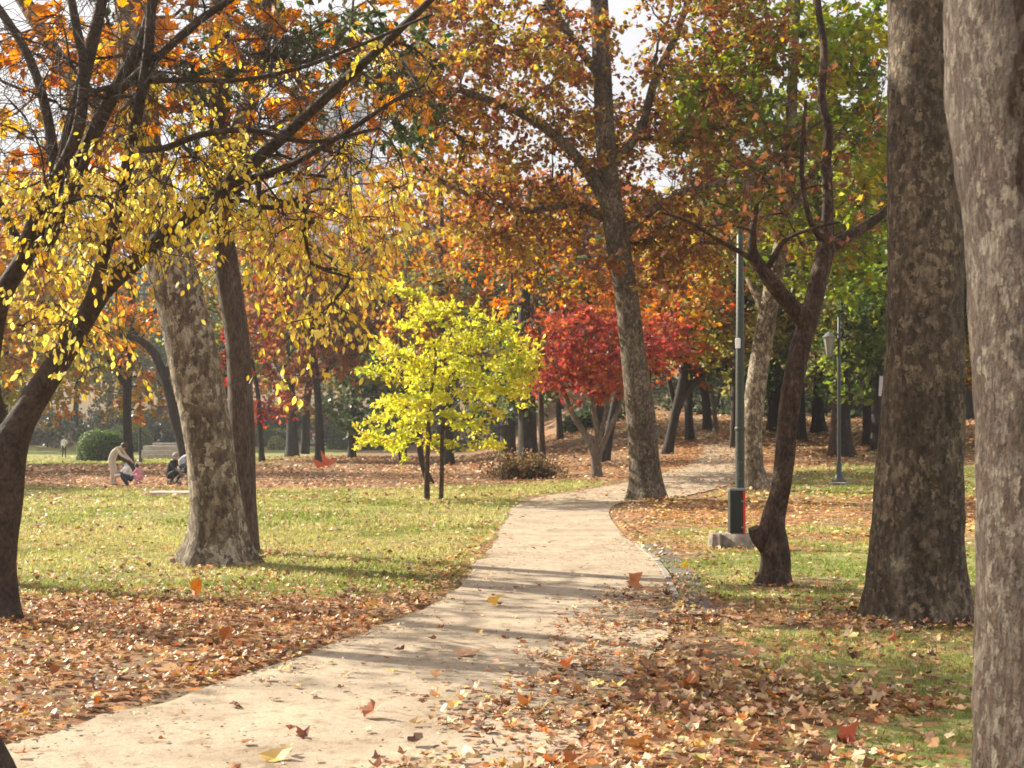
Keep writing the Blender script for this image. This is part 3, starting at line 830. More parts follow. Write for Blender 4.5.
# --- dark many-stemmed tree at the left edge with hanging yellow leaves
Y1 = 11.3
T1 = [limb(Y1, [(-8, 622, 24), (-4, 560, 20), (3, 500, 21), (6, 455, 22), (22, 420, 15.5), (50, 375, 13.5), (78, 330, 14), (103, 290, 13), (135, 262, 11), (168, 232, 10), (205, 203, 9.5), (245, 170, 9), (285, 135, 8), (325, 98, 7, -.3), (372, 55, 6, -.5), (420, 10, 5, -.7), (470, -40, 3.5, -.8)]),
      limb(Y1, [(6, 470, 17), (-4, 425, 15, .2), (-12, 370, 15, .3), (0, 300, 13, .3), (22, 262, 12, .3), (48, 215, 11, .4), (62, 165, 10, .4), (74, 115, 9.5, .4), (88, 60, 9, .5), (102, 0, 7.5, .5), (118, -90, 5, .6)]),
      limb(Y1, [(22, 262, 9, .2), (28, 232, 8, .2), (55, 180, 8, .1), (78, 130, 8), (84, 70, 7), (76, 25, 6), (66, -30, 5)]),
      limb(Y1, [(88, 310, 11), (96, 285, 8, -.1), (108, 240, 8, -.2), (122, 190, 8, -.2), (134, 130, 7.5, -.3), (147, 60, 7, -.3), (152, 0, 6.5, -.4), (158, -80, 4, -.5)]),
      limb(Y1, [(45, 250, 9, .3), (70, 190, 9.5, .2), (95, 130, 10, .1), (118, 85, 9, 0), (140, 45, 8, -.1), (152, 5, 7, -.1), (165, -60, 5, -.2)]),
      limb(Y1, [(118, 92, 6, -.1), (165, 50, 6, -.3), (200, 20, 5.5, -.4), (245, -10, 4, -.5)]),
      limb(Y1, [(132, 150, 5, -.3), (165, 148, 4.5, -.4), (200, 135, 4.5, -.6), (250, 130, 4, -.7), (310, 142, 3, -.8), (380, 128, 2, -1.)]),
      limb(Y1, [(98, 90, 4, -.1), (140, 82, 4, -.2), (190, 80, 3.6, -.4), (240, 80, 3.2, -.6), (300, 68, 2.8, -.8), (360, 45, 2.4, -1), (430, 15, 1.8, -1.2)]),
      limb(Y1, [(200, 205, 6), (232, 185, 5, -.3), (290, 165, 4.2, -.6), (350, 130, 3.6, -.9), (395, 100, 2.6, -1.1), (425, 85, 2, -1.2)]),
      limb(Y1, [(22, 250, 7, .3), (8, 222, 6, .4), (-5, 195, 5.5, .5), (-30, 160, 4.5, .6)]),
      limb(Y1, [(58, 200, 8, .4), (48, 120, 7, .5), (30, 60, 6, .6), (0, 10, 5.5, .7), (-40, -40, 4, .8)]),
      limb(Y1, [(205, 203, 4, 0), (228, 196, 3.4, .3), (262, 178, 3, .5), (300, 174, 2.4, .7), (345, 180, 1.8, .8)])]
tg1 = region(Y1 - .2, 1.0, [(110, 165, 70, 45, 28), (75, 225, 70, 60, 32), (200, 170, 70, 38, 28), (225, 200, 60, 26, 16), (290, 185, 60, 45, 26), (180, 110, 80, 45, 16), (235, 60, 60, 40, 8), (40, 300, 50, 45, 18), (360, 185, 55, 50, 26),
                            (330, 250, 62, 50, 17), (270, 240, 40, 35, 10), (150, 310, 50, 30, 9), (110, 335, 35, 22, 8), (205, 345, 25, 45, 4),
                            (310, 300, 40, 35, 6), (360, 30, 30, 25, 4), (20, 190, 40, 60, 18), (290, 375, 30, 25, 2), (120, 225, 45, 30, 12)], rg)
T1 = [L * [1, 1, 1, .74] for L in T1]
T1[0][:6, 3] /= .82
tg1 = tg1[np.random.default_rng(2).random(len(tg1)) < .72] + [0, .25, 0]
_a = CX + tg1[:, 0] / tg1[:, 1] * F; _b = HY - (tg1[:, 2] - EYE) / tg1[:, 1] * F
tg1 = tg1[~((_a > 125) & (_a < 250) & (_b > 232))]
bare1 = region(Y1 - .2, 1.0, [(150, 40, 180, 80, 70), (330, 90, 110, 70, 50), (60, 100, 90, 90, 36), (200, 180, 180, 90, 40)], rg)
def bare_twigs(mb, sm, org):
    """leafless outer boughs of the same tree: thin pale twigs against the sky"""
    rngb = np.random.default_rng(8)
    ch, W_, tips, ends = colonize([spline(L, .3) for L in T1[1:]], bare1, rngb)
    for (pts, a_, b_), ww in zip(ch, W_):
        rad = np.minimum.accumulate(np.r_[.0048 * ww[:-1] ** .5, .003]); mb.tube(pts - org, rad, 4, False)
    k = 8
    st = np.repeat(tips, k, 0) - np.repeat(ends, k, 0) * rngb.uniform(0, .6, (len(tips) * k, 1))
    dr = unit(np.repeat(ends, k, 0) + rngb.normal(0, .7, (len(st), 3)) + [0, 0, -.2]); ln = rngb.uniform(.3, .9, len(st))
    t3 = np.linspace(0, 1, 4)[None, :, None]
    tw = st[:, None] + dr[:, None] * ln[:, None, None] * t3 + rngb.normal(0, .02, (len(st), 4, 3)) * [[[0.], [1], [1], [1]]] + np.array([0, 0, -.25]) * t3 ** 2 * ln[:, None, None]
    v, f, c = tube_batch(tw - org, np.linspace(1, .4, 4)[None] *   .0036 * rngb.uniform(.7, 1.3, (len(st), 1))); mb.add(v, f, c)

LY = dict(shape='oval', size=.070, per=6, twigs=5, twig_len=.46, hang=.65, spread=.02, twig_r=.0034, curl=.18, flat=.7)
make_tree('broadleaf_tree', 'dark many stemmed tree at the left edge with hanging oval yellow leaves', 'tree', T1, tg1, 'cherry', 3, .12, 20, flare=.5, amp=.05, r0=.0045,
          pal=[(.84, .62, .11), (.90, .74, .22), (.70, .44, .07), (.70, .62, .16), (.46, .24, .06)], wts=[4, 4, 1.4, 1.6, .5], cl_jit=.6, bare=.12, fh=.35, lseg=12, sag=.05, post=bare_twigs, **LY)
# --- near trunk at the lower left corner
make_tree('leaning_tree', 'dark trunk base cut off by the lower left corner of the photo', 'tree',
          [limb(6.0, [(-36, 800, 38), (-44, 740, 29), (-58, 660, 24), (-80, 560, 24), (-110, 400, 22), (-140, 100, 20), (-190, -300, 14)])], None, 'cherry', 9, .12, 18, flare=.5)

# --- pale mottled plane leaning left
Y2 = 16.4
T2 = [limb(Y2, [(216, 562, 28), (217, 530, 25.5), (213, 480, 24.5), (207, 430, 24.5), (196, 370, 24.5), (183, 310, 24), (169, 260, 23.5), (153, 200, 22), (140, 140, 20), (138, 70, 20), (132, 0, 18), (125, -120, 14), (130, -260, 8)]),
      limb(Y2, [(172, 262, 12), (205, 200, 12, .3), (232, 150, 10, .6), (255, 80, 9, 1), (270, 0, 7, 1.3), (290, -120, 5, 1.5)]),
      limb(Y2, [(150, 160, 10), (110, 120, 9, .5), (60, 60, 8, 1), (10, -20, 6, 1.5)]),
      limb(Y2, [(135, 30, 10), (170, -40, 9, -.4), (230, -120, 7, -.8), (290, -200, 5, -1)])]
tg2 = np.vstack([ell(P(150, -20, Y2 + .4), (3.8, 3.6, 3.2), 52, rg, .3, 4.6), region(Y2 + 1.2, 2.2, [(60, 90, 110, 90, 46), (230, 30, 90, 50, 16), (30, 200, 50, 60, 10), (370, 60, 70, 60, 14), (300, 130, 60, 40, 8)], rg)])
make_tree('plane_tree', 'stout pale mottled trunk leaning left, with a spreading root foot on the lawn', 'tree', T2, tg2, 'plane', 4, .1, 36, rough=1.6, flare=.6, amp=.05, r0=.009,
          shape='lobed', size=.16, per=5, twigs=5, twig_len=.7, hang=.25, pal=[(.60, .20, .03), (.66, .30, .05), (.40, .15, .04), (.24, .10, .04), (.66, .46, .08)], wts=[3, 3, 2, 2, 1.5], fh=.35, sag=.05, bare=.25)

# --- straight brown trunk just behind it: an evergreen with dark needles high up
Y3 = 18.0
T3 = [limb(Y3, [(243, 553, 14), (243, 500, 12.5), (242, 440, 13), (240, 380, 12.5), (236, 330, 12), (228, 280, 12), (222, 220, 11.5), (220, 150, 11), (219, 80, 10.5), (220, 0, 10), (222, -140, 8), (225, -300, 5)])]
tg3 = np.vstack([ell(P(225, -150, Y3), (3.2, 3.0, 3.6), 60, rg, .3), region(Y3 + .5, 1.5, [(250, 120, 70, 60, 16), (150, 60, 60, 40, 8), (350, 50, 80, 50, 22), (400, 120, 40, 40, 6)], rg)])
make_tree('pine_tree', 'slim straight reddish brown trunk directly behind the leaning mottled one', 'tree', T3, tg3, 'pine', 5, .18, 18, flare=.3, r0=.007,
          shape='oval', size=.12, per=14, twigs=6, twig_len=.5, pal=DGR, wts=[2, 3, 2, 1], curl=.02, flat=.9, sag=.05)

# --- the big central tree leaning left by the bend of the path
Y9 = G(645, 500)[1]
T9 = [limb(Y9, [(647, 499, 17), (645, 470, 15), (641, 420, 14.5), (634, 360, 13), (627, 300, 12), (619, 250, 11.5), (611, 200, 11), (606, 150, 10), (603, 90, 9.5), (600, 20, 9), (598, -70, 7), (600, -200, 4)]),
      limb(Y9, [(612, 215, 7), (590, 175, 6, -.3), (560, 140, 5, -.6), (515, 110, 4, -1), (460, 90, 3, -1.4)]),
      limb(Y9, [(613, 220, 6), (570, 205, 4.5, .4), (520, 210, 3.6, .8), (470, 195, 2.6, 1.2), (430, 175, 2, 1.5)]),
      limb(Y9, [(608, 170, 5), (640, 130, 4.5, .3), (655, 80, 4, .5), (678, 30, 3.5, .8), (700, -40, 3, 1)]),
      limb(Y9, [(618, 240, 5), (660, 205, 4, -.5), (710, 185, 3, -1), (760, 180, 2, -1.3)]),
      limb(Y9, [(603, 80, 5), (560, 20, 4, -.5), (520, -60, 3, -1)])]
tg9 = np.vstack([ell(P(590, 0, Y9 + .6), (5.2, 4.6, 6.3), 340, rg, .3, 5.4), region(Y9 + 1.6, 3.2, [(500, 130, 120, 110, 90), (690, 170, 90, 100, 80), (590, 240, 110, 45, 44), (430, 70, 70, 70, 34), (660, 260, 60, 30, 16), (490, 230, 60, 30, 16)], rg)])
_px = CX + tg9[:, 0] / tg9[:, 1] * F; _py = HY - (tg9[:, 2] - EYE) / tg9[:, 1] * F
tg9 = tg9[~((np.abs(_px - (603 + (_py - 60) * .08)) < 34) & (tg9[:, 1] < Y9 + .8) & (np.random.default_rng(4)  .random(len(tg9)) < .4))]
make_tree('autumn_tree', 'tall rough trunk leaning left where the path bends, with a russet crown', 'tree', T9, tg9, 'plane_big', 6, .2, 24, flare=.35, amp=.05, r0=.011,
          shape='quad', size=.14, per=14, twigs=7, twig_len=.85, pal=[(.20, .085, .05), (.28, .12, .06), (.42, .18, .06), (.66, .46, .08), (.28, .08, .05), (.42, .40, .08), (.20, .22, .06)], wts=[5, 4.4, 3, 3, 2.6, 2, 1.4],
          hang=.15, cl_jit=.7, fh=.4, sag=.04)

# --- young yellow tree on two thin stems
Y7 = G(432, 501)[1]
T7 = [limb(Y7, [(427, 501, 2.9), (427, 470, 2.6), (428, 440, 2.4), (430, 400, 1.9), (436, 360, 1.4), (430, 325, .8)]),
      limb(Y7, [(441, 500, 2.7, .1), (442, 470, 2.4, .1), (442, 440, 2.2, .1), (446, 400, 1.8, .1), (458, 360, 1.3, .2), (468, 335, .8, .3)])]
tg7 = region(Y7, 1.6, [(440, 345, 55, 45, 46), (400, 380, 42, 30, 26), (480, 370, 55, 36, 40), (395, 420, 42, 24, 18), (380, 442, 35, 9, 10), (440, 405, 60, 30, 34), (500, 345, 38, 26, 20), (425, 305, 38, 20, 12), (465, 440, 40, 12, 9), (520, 350, 18, 16, 6), (505, 395, 26, 16, 8)], rg)
q7 = np.round(tg7[:, 2] / .5 + tg7[:, 0] * .25 + tg7[:, 1] * .2) * .5 - tg7[:, 0] * .125 - tg7[:, 1] * .1; tg7[:, 2] = tg7[:, 2] * .4 + q7 * .6
make_tree('yellow_tree', 'young bright yellow tree standing on two thin stems on the lawn', 'tree', T7, tg7, 'brown', 7, .25, 10, flare=.08, r0=.0045,
          shape='oval', size=.125, per=9, twigs=6, twig_len=.42, twig_r=.003, flat=.15, pal=[(.68, .62, .09), (.54, .56, .08), (.78, .68, .14), (.38, .44, .07)], wts=[4, 4, 3, 2.4], cl_jit=.5)

# --- red maple behind the bend
Y8 = G(598, 478)[1]
T8 = [limb(Y8, [(597, 478, 5.2), (596, 463, 4.8), (594, 450, 5), (584, 432, 3.4), (573, 415, 3), (563, 390, 2.4), (552, 360, 1.8)]),
      limb(Y8, [(595, 455, 3), (597, 435, 2.8), (594, 410, 2.6), (590, 370, 2), (585, 330, 1.4)]),
      limb(Y8, [(597, 460, 3.2), (606, 438, 2.8), (617, 412, 2.5), (628, 375, 2), (640, 340, 1.4)]),
      limb(Y8, [(596, 450, 2.6), (603, 425, 2.2), (608, 400, 2), (612, 350, 1.4)])]
tg8 = region(Y8, 2.6, [(590, 358, 56, 38, 70), (562, 350, 34, 28, 22), (640, 345, 46, 28, 36), (560, 382, 26, 10, 9), (600, 385, 36, 10, 10), (590, 325, 46, 20, 18), (668, 342, 18, 16, 6)], rg)
tg8 = tg8[::4].tolist() + tg8[1::4].tolist() + tg8[2::4].tolist()
tg7k = None
make_tree('maple_tree', 'crimson leaved tree on several thin grey stems behind the bend', 'tree', T8, tg8, 'grey', 8, .3, 10, flare=.2, r0=.007,
          shape='maple', size=.20, per=8, twigs=6, twig_len=.85, twig_geo=True, twig_r=.008, flat=.3, pal=[(.38, .075, .07), (.28, .055, .06), (.46, .13, .07), (.54, .24, .08)], wts=[4, 3, 3, 2], cl_jit=.6)

# --- pale trunk leaning right beside the lamp post
Y13 = G(757, 491)[1]
T13 = [limb(Y13, [(757, 491, 12), (753, 470, 10.5), (752, 430, 10), (757, 380, 10), (765, 330, 9.5), (774, 280, 8.5), (784, 230, 7.5), (790, 170, 6.5), (792, 90, 5.5), (796, 0, 4.5), (800, -120, 3)]),
       limb(Y13, [(768, 320, 5), (745, 270, 4, .5), (715, 220, 3, 1), (690, 180, 2, 1.4)]),
       limb(Y13, [(786, 220, 4.5), (815, 170, 4, -.4), (850, 120, 3, -.8), (880, 60, 2.4, -1)])]
tg13 = np.vstack([region(Y13, 3.2, [(790, 110, 110, 110, 110), (850, 160, 60, 120, 60), (720, 60, 60, 70, 40), (800, 250, 70, 50, 26), (860, 30, 60, 50, 30)], rg), ell(P(800, -60, Y13), (4, 4, 3), 50, rg)])
make_tree('plane_tree', 'pale flecked trunk leaning right beside the near lamp post', 'tree', T13, tg13, 'plane', 12, .2, 20, flare=.4, r0=.010, fh=.35,
          shape='quad', size=.20, per=9, twigs=6, twig_len=.85, twig_geo=True, pal=MIXG + [(.24, .36, .04)], wts=[4, 3, 1.2, 1.0, 3, 3.5], cl_jit=.5, hang=.15)

# --- crooked little tree with a fork and bare twigs
Y14 = 14.0
T14 = [limb(Y14, [(774, 588, 15), (775, 572, 13.5), (775, 555, 14), (772, 538, 14), (773, 518, 11.5), (780, 490, 9.5), (785, 455, 9.8), (788, 420, 10.5), (794, 380, 11), (801, 345, 10.5), (810, 318, 10), (817, 285, 9.5), (824, 255, 9), (827, 225, 6.5), (828, 195, 5), (826, 165, 5), (829, 130, 4.5), (822, 100, 4), (824, 50, 3.5), (818, 0, 3), (822, -60, 2)]),
       limb(Y14, [(810, 330, 8), (797, 313, 8.5, -.1), (783, 297, 8, -.2), (770, 280, 7.5, -.3), (758, 265, 7, -.3), (752, 250, 5, -.3), (753, 225, 3.5, -.3), (757, 205, 2.5, -.2)]),
       limb(Y14, [(758, 262, 4, -.3), (740, 252, 2.6, -.4), (715, 238, 2, -.6), (690, 222, 1.6, -.8), (660, 212, 1.2, -.9)]),
       limb(Y14, [(825, 252, 6.5, 0), (848, 236, 6, .1), (872, 222, 5, .2), (892, 205, 4, .3), (915, 180, 3, .5)]),
       limb(Y14, [(826, 245, 4, 0), (812, 225, 3, -.1), (803, 190, 2.6, -.2), (802, 150, 2, -.3), (806, 100, 1.4, -.4)]),
       limb(Y14, [(766, 272, 3.4, -.3), (778, 250, 3, -.4), (788, 238, 2.2, -.5), (815, 228, 1.6, -.6), (840, 222, 1.2, -.6)]),
       limb(Y14, [(768, 548, 9), (758, 538, 7, -.05), (754, 528, 6, -.08)])]
tg14 = region(Y14, .9, [(740, 190, 80, 40, 26), (690, 225, 60, 30, 14), (820, 190, 70, 70, 30), (850, 100, 50, 60, 12), (780, 130, 60, 50, 16)], rg)
make_tree('crooked_tree', 'crooked dark trunk with a forked top and bare twigs beside the lamp post', 'tree', T14, tg14, 'brown', 13, .07, 20, flare=.55, amp=.12, r0=.0035, fh=.12,
          shape='lobed', size=.09, per=2, twigs=9, twig_len=.5, twig_r=.0032, twig_pts=4, pal=[(.24, .10, .05), (.17, .075, .045), (.36, .15, .05), (.5, .34, .08)], wts=[3, 4, 1, 1], bare=.8, hang=.2, lseg=14)
# --- huge trunk right, and the nearest trunk on the right edge
T18 = [limb(11.4, [(918, 615, 48), (918, 590, 46), (918, 560, 44.5), (919, 500, 43), (921, 440, 41), (924, 380, 39.5), (925, 300, 37.5), (925, 220, 36), (922, 140, 34), (920, 60, 31), (917, -20, 29), (914, -150, 26), (915, -350, 22), (920, -600, 14)]),
       limb(11.4, [(915, -140, 14), (880, -220, 12, .5), (800, -330, 9, 1), (730, -440, 6, 1.5)]), limb(11.4, [(915, -250, 14), (990, -340, 11, .6), (1090, -430, 8, 1)])]
make_tree('plane_tree', 'huge thick brown trunk with a flaring foot in the leaf litter', 'tree', T18, ell(P(920, -560, 11.8), (4, 4, 2.6), 70, rg, .3), 'plane_big', 14, .06, 56, flare=.2, amp=.035, rough=2.0, r0=.009,
          shape='lobed', size=.18, per=5, twigs=5, twig_len=.8, pal=BRN, wts=[2, 2, 3, 1, 2, 2], fh=.42)
T19 = [limb(5.0, [(1058, 860, 80), (1056, 780, 75), (1054, 680, 73), (1052, 560, 72), (1050, 440, 71), (1048, 340, 72), (1044, 240, 74), (1038, 160, 78), (1030, 90, 81), (1027, 20, 80), (1024, -60, 70), (1030, -200, 60), (1050, -500, 50), (1060, -1000, 34)]),
       limb(5.0, [(1024, 40, 50), (985, -60, 42, .1), (930, -220, 34, .3), (840, -480, 24, .5)])]
make_tree('flaky_tree', 'nearest trunk at the right edge with grey and pink flaking bark', 'tree', T19, ell(P(1040, -1000, 5.6), (2.6, 2.6, 1.6), 40, rg, .3), 'flaky', 15, .035, 64, flare=.2, amp=.03, rough=2.6, r0=.008,
          shape='lobed', size=.16, per=4, twigs=5, twig_len=.7, pal=BRN, wts=[2, 2, 3, 1, 2, 2])

# ---- mid distance trees
def mid(name, label, cat, px, py, pts, targets, **kw):
    Yb = G(px, py)[1]
    return Yb
def mtree(name, label, base, limbs_px, ells, dy, n_mul=1.0, bark='dark', seed=1, size=.24, pal=BRN, wts=None, per=7, twigs=5, tl=.9, group=None, top=None, shape='quad', **kw):
    Yb = G(*base)[1]
    Ls = [limb(Yb, l) for l in limbs_px]
    rr = np.random.default_rng(seed)
    tg = region(Yb, dy, ells, rr, n_mul)
    if top is not None:
        c, r, n = top; tg = np.vstack([tg, ell(P(c[0], c[1], Yb), r, n, rr)])
    kw.setdefault('flare', .3)
    return make_tree(name, label, 'tree', Ls, tg, bark, seed, .5, 12, amp=.06, r0=.014, shape=shape, size=size, per=per, twigs=twigs, twig_len=tl,
                     pal=pal, wts=wts or [1] * len(pal), twig_geo=False, group=group, **kw)

mtree('maple_tree', 'orange brown tree on a thin dark trunk beside the round hedge', (129, 472), [[(129, 472, 5), (128, 440, 4.5), (127, 400, 4.2), (130, 340, 4), (133, 260, 3.4), (130, 180, 2.5)], [(128, 390, 2.5), (100, 350, 2.2), (60, 320, 1.8)], [(130, 340, 2.5), (165, 300, 2), (190, 260, 1.6)]],
      [(60, 340, 85, 60, 60), (120, 280, 90, 70, 60), (80, 200, 80, 60, 44), (150, 390, 50, 26, 16), (40, 400, 50, 20, 12)], 4, seed=21, pal=[(.56, .25, .05), (.46, .32, .06), (.28, .28, .06), (.44, .15, .04)], wts=[2.4, 3.4, 3.4, 1], size=.26)
mtree('curved_tree', 'curved dark trunk arching left behind the leaning mottled one', (188, 478), [[(188, 478, 7), (184, 450, 5.5), (175, 420, 5), (167, 385, 4.6), (155, 355, 4.4), (140, 340, 3.6), (120, 335, 2.6)], [(165, 380, 3.4), (178, 330, 3, .5), (170, 280, 2.2, 1)]],
      [(120, 320, 50, 30, 14), (165, 270, 60, 50, 26)], 2, seed=22, pal=ORG, size=.2)
mtree('twin_tree', 'twin dark trunks under a broad russet crown beyond the lawn', (293, 457), [[(292, 457, 6.5), (292, 425, 5.5), (290, 390, 5), (284, 330, 4), (280, 260, 3), (278, 200, 2)], [(305, 454, 4.8, .5), (306, 425, 4.2, .5), (308, 390, 4, .5), (318, 330, 3.4, .5), (325, 260, 2.6, .5)], [(286, 350, 3), (260, 310, 2.4), (235, 280, 2)]],
      [(290, 340, 70, 60, 80), (250, 290, 50, 60, 40), (340, 290, 46, 60, 44), (290, 230, 80, 60, 60), (300, 395, 60, 20, 22), (300, 160, 70, 50, 30)], 6, seed=23, pal=[(.30, .12, .045), (.24, .09, .04), (.44, .20, .05), (.20, .16, .05)], size=.42, tl=1.3)
mtree('maple_tree', 'scarlet tree glimpsed between the brown trunk and the twin dark trunks', (262, 462), [[(262, 462, 3), (260, 430, 2.6), (258, 395, 2.2), (250, 350, 1.6)]],
      [(232, 385, 20, 50, 20), (262, 372, 30, 60, 34), (285, 300, 30, 30, 10)], 2.5, seed=24, pal=RED, size=.3)
mtree('leaning_tree', 'thin dark trunk leaning behind the stems of the yellow tree', (430, 484), [[(430, 484, 3.6), (423, 465, 3.2), (418, 440, 3), (410, 400, 2.6), (400, 340, 2)]], [(395, 270, 50, 40, 16)], 2, seed=25, pal=OLV, size=.16)
mtree('ivy_tree', 'dark trunk wrapped in grey green ivy beside its thicker neighbour', (507, 462), [[(507, 462, 8.5), (508, 440, 7.5), (507, 410, 7), (504, 370, 6), (500, 320, 4.5), (496, 250, 3)]], [(485, 395, 22, 30, 46), (475, 345, 30, 30, 20), (490, 280, 40, 50, 30)], 1.8, seed=26, pal=DGR, size=.2)
mtree('ivy_tree', 'thicker ivy covered dark trunk rising from the twiggy brown bush', (529, 470), [[(529, 470, 11), (528, 445, 9.5), (527, 410, 9), (526, 370, 8), (524, 320, 6), (528, 250, 4), (530, 180, 2.5)]], [(522, 385, 26, 28, 46), (520, 350, 30, 34, 30), (530, 270, 40, 50, 40)], 1.8, seed=27, pal=DGR, size=.2)
mtree('slim_tree', 'slim reddish trunk at the right end of the twiggy bush', (543, 476), [[(543, 476, 4.2), (542, 450, 3.4), (541, 410, 3), (540, 360, 2.6), (536, 300, 2)]], [(530, 270, 50, 40, 26), (480, 250, 40, 40, 16)], 2, seed=28, pal=ORG + [(.3, .3, .06)], size=.2, bark='brown')
mtree('leaning_tree', 'dark trunk leaning right just behind the crimson leaved tree', (604, 462), [[(604, 462, 5.5), (608, 440, 4.8), (614, 410, 4.4), (622, 370, 3.8), (632, 320, 3)]], [(650, 320, 50, 30, 30), (600, 300, 40, 24, 16)], 2.4, seed=29, pal=ORG, size=.25)
mtree('orange_tree', 'dark trunk with a sawn stub under bright orange leaves past the bend', (667, 454), [[(667, 454, 5.4), (670, 440, 4.8), (675, 415, 4.6), (681, 392, 5), (686, 360, 3.6), (692, 320, 2.4)], [(681, 400, 4), (692, 385, 4), (704, 375, 3, -.3)], [(676, 410, 3), (670, 385, 2.6, .3), (668, 372, 2.6, .4)]],
      [(665, 335, 46, 32, 46), (700, 310, 40, 30, 24), (670, 290, 60, 40, 26)], 3, seed=30, pal=[(.50, .15, .05), (.42, .13, .05), (.20, .20, .06), (.46, .34, .07)], wts=[4, 3, 2, 1.2], size=.25)
mtree('curved_tree', 'black trunk curving left at the far edge of the path', (708, 431), [[(708, 431, 5), (707, 415, 4.2), (705, 395, 4.2), (700, 378, 4), (691, 367, 3.2), (682, 358, 2.6)], [(701, 380, 3.6), (708, 362, 3.2), (718, 345, 2.8), (728, 315, 2)]],
      [(720, 310, 50, 36, 34), (690, 280, 60, 40, 30)], 3, seed=31, pal=OLV + YEL, size=.32)
mtree('slim_tree', 'thin pale forked trunk to the right of the curving black one', (716, 432), [[(716, 432, 2.6), (714, 410, 2.2), (710, 385, 2), (706, 350, 1.5)], [(714, 412, 1.6), (722, 385, 1.5), (728, 350, 1.2)]], [(720, 350, 24, 24, 14)], 2, seed=32, pal=RED, size=.24, bark='grey', bare=.4)
mtree('dark_tree', 'broad dark trunk just behind the pale leaning one', (776, 432), [[(776, 432, 9), (775, 410, 7.5), (774, 380, 7), (776, 330, 6), (780, 270, 4.5), (782, 200, 3)]], [(770, 320, 50, 34, 30), (800, 290, 50, 36, 30), (770, 240, 70, 50, 50), (820, 330, 30, 24, 12)], 3, seed=33, pal=MIXG, size=.32)
mtree('dark_tree', 'dark trunk between the crooked tree and the far lamp post', (819, 434), [[(819, 434, 8), (818, 410, 6), (819, 385, 5.5), (821, 340, 5), (824, 270, 3.6)]], [(830, 300, 50, 36, 44), (815, 330, 30, 22, 14), (850, 240, 50, 50, 40)], 3, seed=34, pal=MIXG + OLV, size=.32)
mtree('dark_tree', 'tapering dark trunk directly behind the far lamp post', (846, 457), [[(847, 457, 9), (845, 440, 6.8), (844, 410, 6), (844, 370, 5.6), (846, 320, 4.5), (848, 250, 3)]], [(850, 330, 34, 40, 50), (870, 290, 40, 50, 40), (845, 375, 26, 22, 16)], 2.4, seed=35, pal=[(.05, .085, .03), (.09, .13, .04), (.26, .30, .05)], size=.24)
mtree('dark_tree', 'dark trunk that carries a small white plaque', (877, 451), [[(878, 451, 7), (877, 430, 5.6), (877, 400, 5.2), (877, 360, 5), (878, 300, 4), (880, 220, 3)], [(874, 449, 4), (866, 453, 2, -.4)]], [(880, 330, 30, 40, 40), (890, 270, 40, 40, 34), (975, 300, 40, 50, 24)], 2.4, seed=36, pal=[(.05, .085, .03), (.10, .14, .04), (.30, .32, .05)], size=.24)
mtree('slim_tree', 'thin brown trunk immediately left of the far lamp post', (832, 457), [[(833, 457, 5), (834, 435, 3.8), (835, 400, 3.5), (836, 350, 3)]], [(830, 320, 30, 30, 16)], 2, seed=37, pal=OLV, size=.24, bark='brown')
mtree('golden_tree', 'golden tree in the gap between the two nearest right hand trunks', (985, 440), [[(985, 440, 7), (984, 400, 6), (982, 340, 5), (978, 270, 4)]], [(975, 330, 40, 40, 40), (985, 260, 50, 50, 50), (960, 380, 30, 12, 8)], 3, seed=38, pal=YEL + ORG + MIXG, size=.3)
mtree('dark_tree', 'dark green tree standing low beyond the young yellow one', (352, 459), [[(352, 459, 4), (352, 430, 3.4), (354, 390, 3), (356, 340, 2.4)]], [(350, 405, 34, 28, 50), (395, 400, 40, 30, 56), (370, 360, 50, 30, 50), (350, 320, 40, 30, 24)], 4, seed=39, pal=DGR, size=.34)
mtree('grey_green_tree', 'tall grey green tree rising far behind the young yellow one', (455, 452), [[(455, 452, 6), (455, 420, 5), (455, 350, 4.5), (452, 260, 3), (450, 200, 2)]], [(400, 270, 50, 50, 50), (450, 250, 60, 60, 60), (500, 290, 50, 50, 50), (450, 330, 70, 40, 50), (420, 210, 60, 30, 20)], 5, seed=40, pal=[(.16, .17, .10), (.24, .23, .14), (.34, .26, .10), (.12, .14, .08)], size=.4)

# ---- background wood: copies of a few kinds, each with its own trunk and crown
def proto(name, seed, h, rc, zc, rz, n, pal, wts, tr=.24, size=.34, per=7, twigs=5, bark='dark', lean=0):
    rr = np.random.default_rng(seed)
    x0, y0 = 0., 400.
    gz = float(H(x0, y0))
    tr_ = [(x0, y0, gz, tr), (x0 + .1, y0, gz + h * .2, tr * .8), (x0 + lean, y0 + .1, gz + h * .45, tr * .62), (x0 + lean * 1.4, y0, gz + h * .75, tr * .35), (x0 + lean * 1.2, y0, gz + h * .95, .03)]
    tr_ = np.array(tr_); L = [tr_]
    for k in range(4):
        a = k * 1.6 + seed; z = h * (.28 + .12 * k)
        L.append(np.array([(x0 + lean * .5, y0, gz + z, tr * .4), (x0 + math.cos(a) * rc * .35, y0 + math.sin(a) * rc * .35, gz + z + h * .12, tr * .28), (x0 + math.cos(a) * rc * .7, y0 + math.sin(a) * rc * .7, gz + z + h * .2, tr * .12)]))
    tg = ell((x0 + lean, y0, gz + zc), (rc, rc, rz), n, rr, .3)
    return make_tree(name, None, None, L, tg, bark, seed, .8, 9, flare=.3, r0=.018, shape='quad', size=size, per=per, twigs=twigs, twig_len=1.2, pal=pal, wts=wts, twig_geo=False, cl_jit=.4)
NEU = [(.26, .26, .26), (.4, .4, .4), (.55, .52, .45), (.16, .17, .17)]
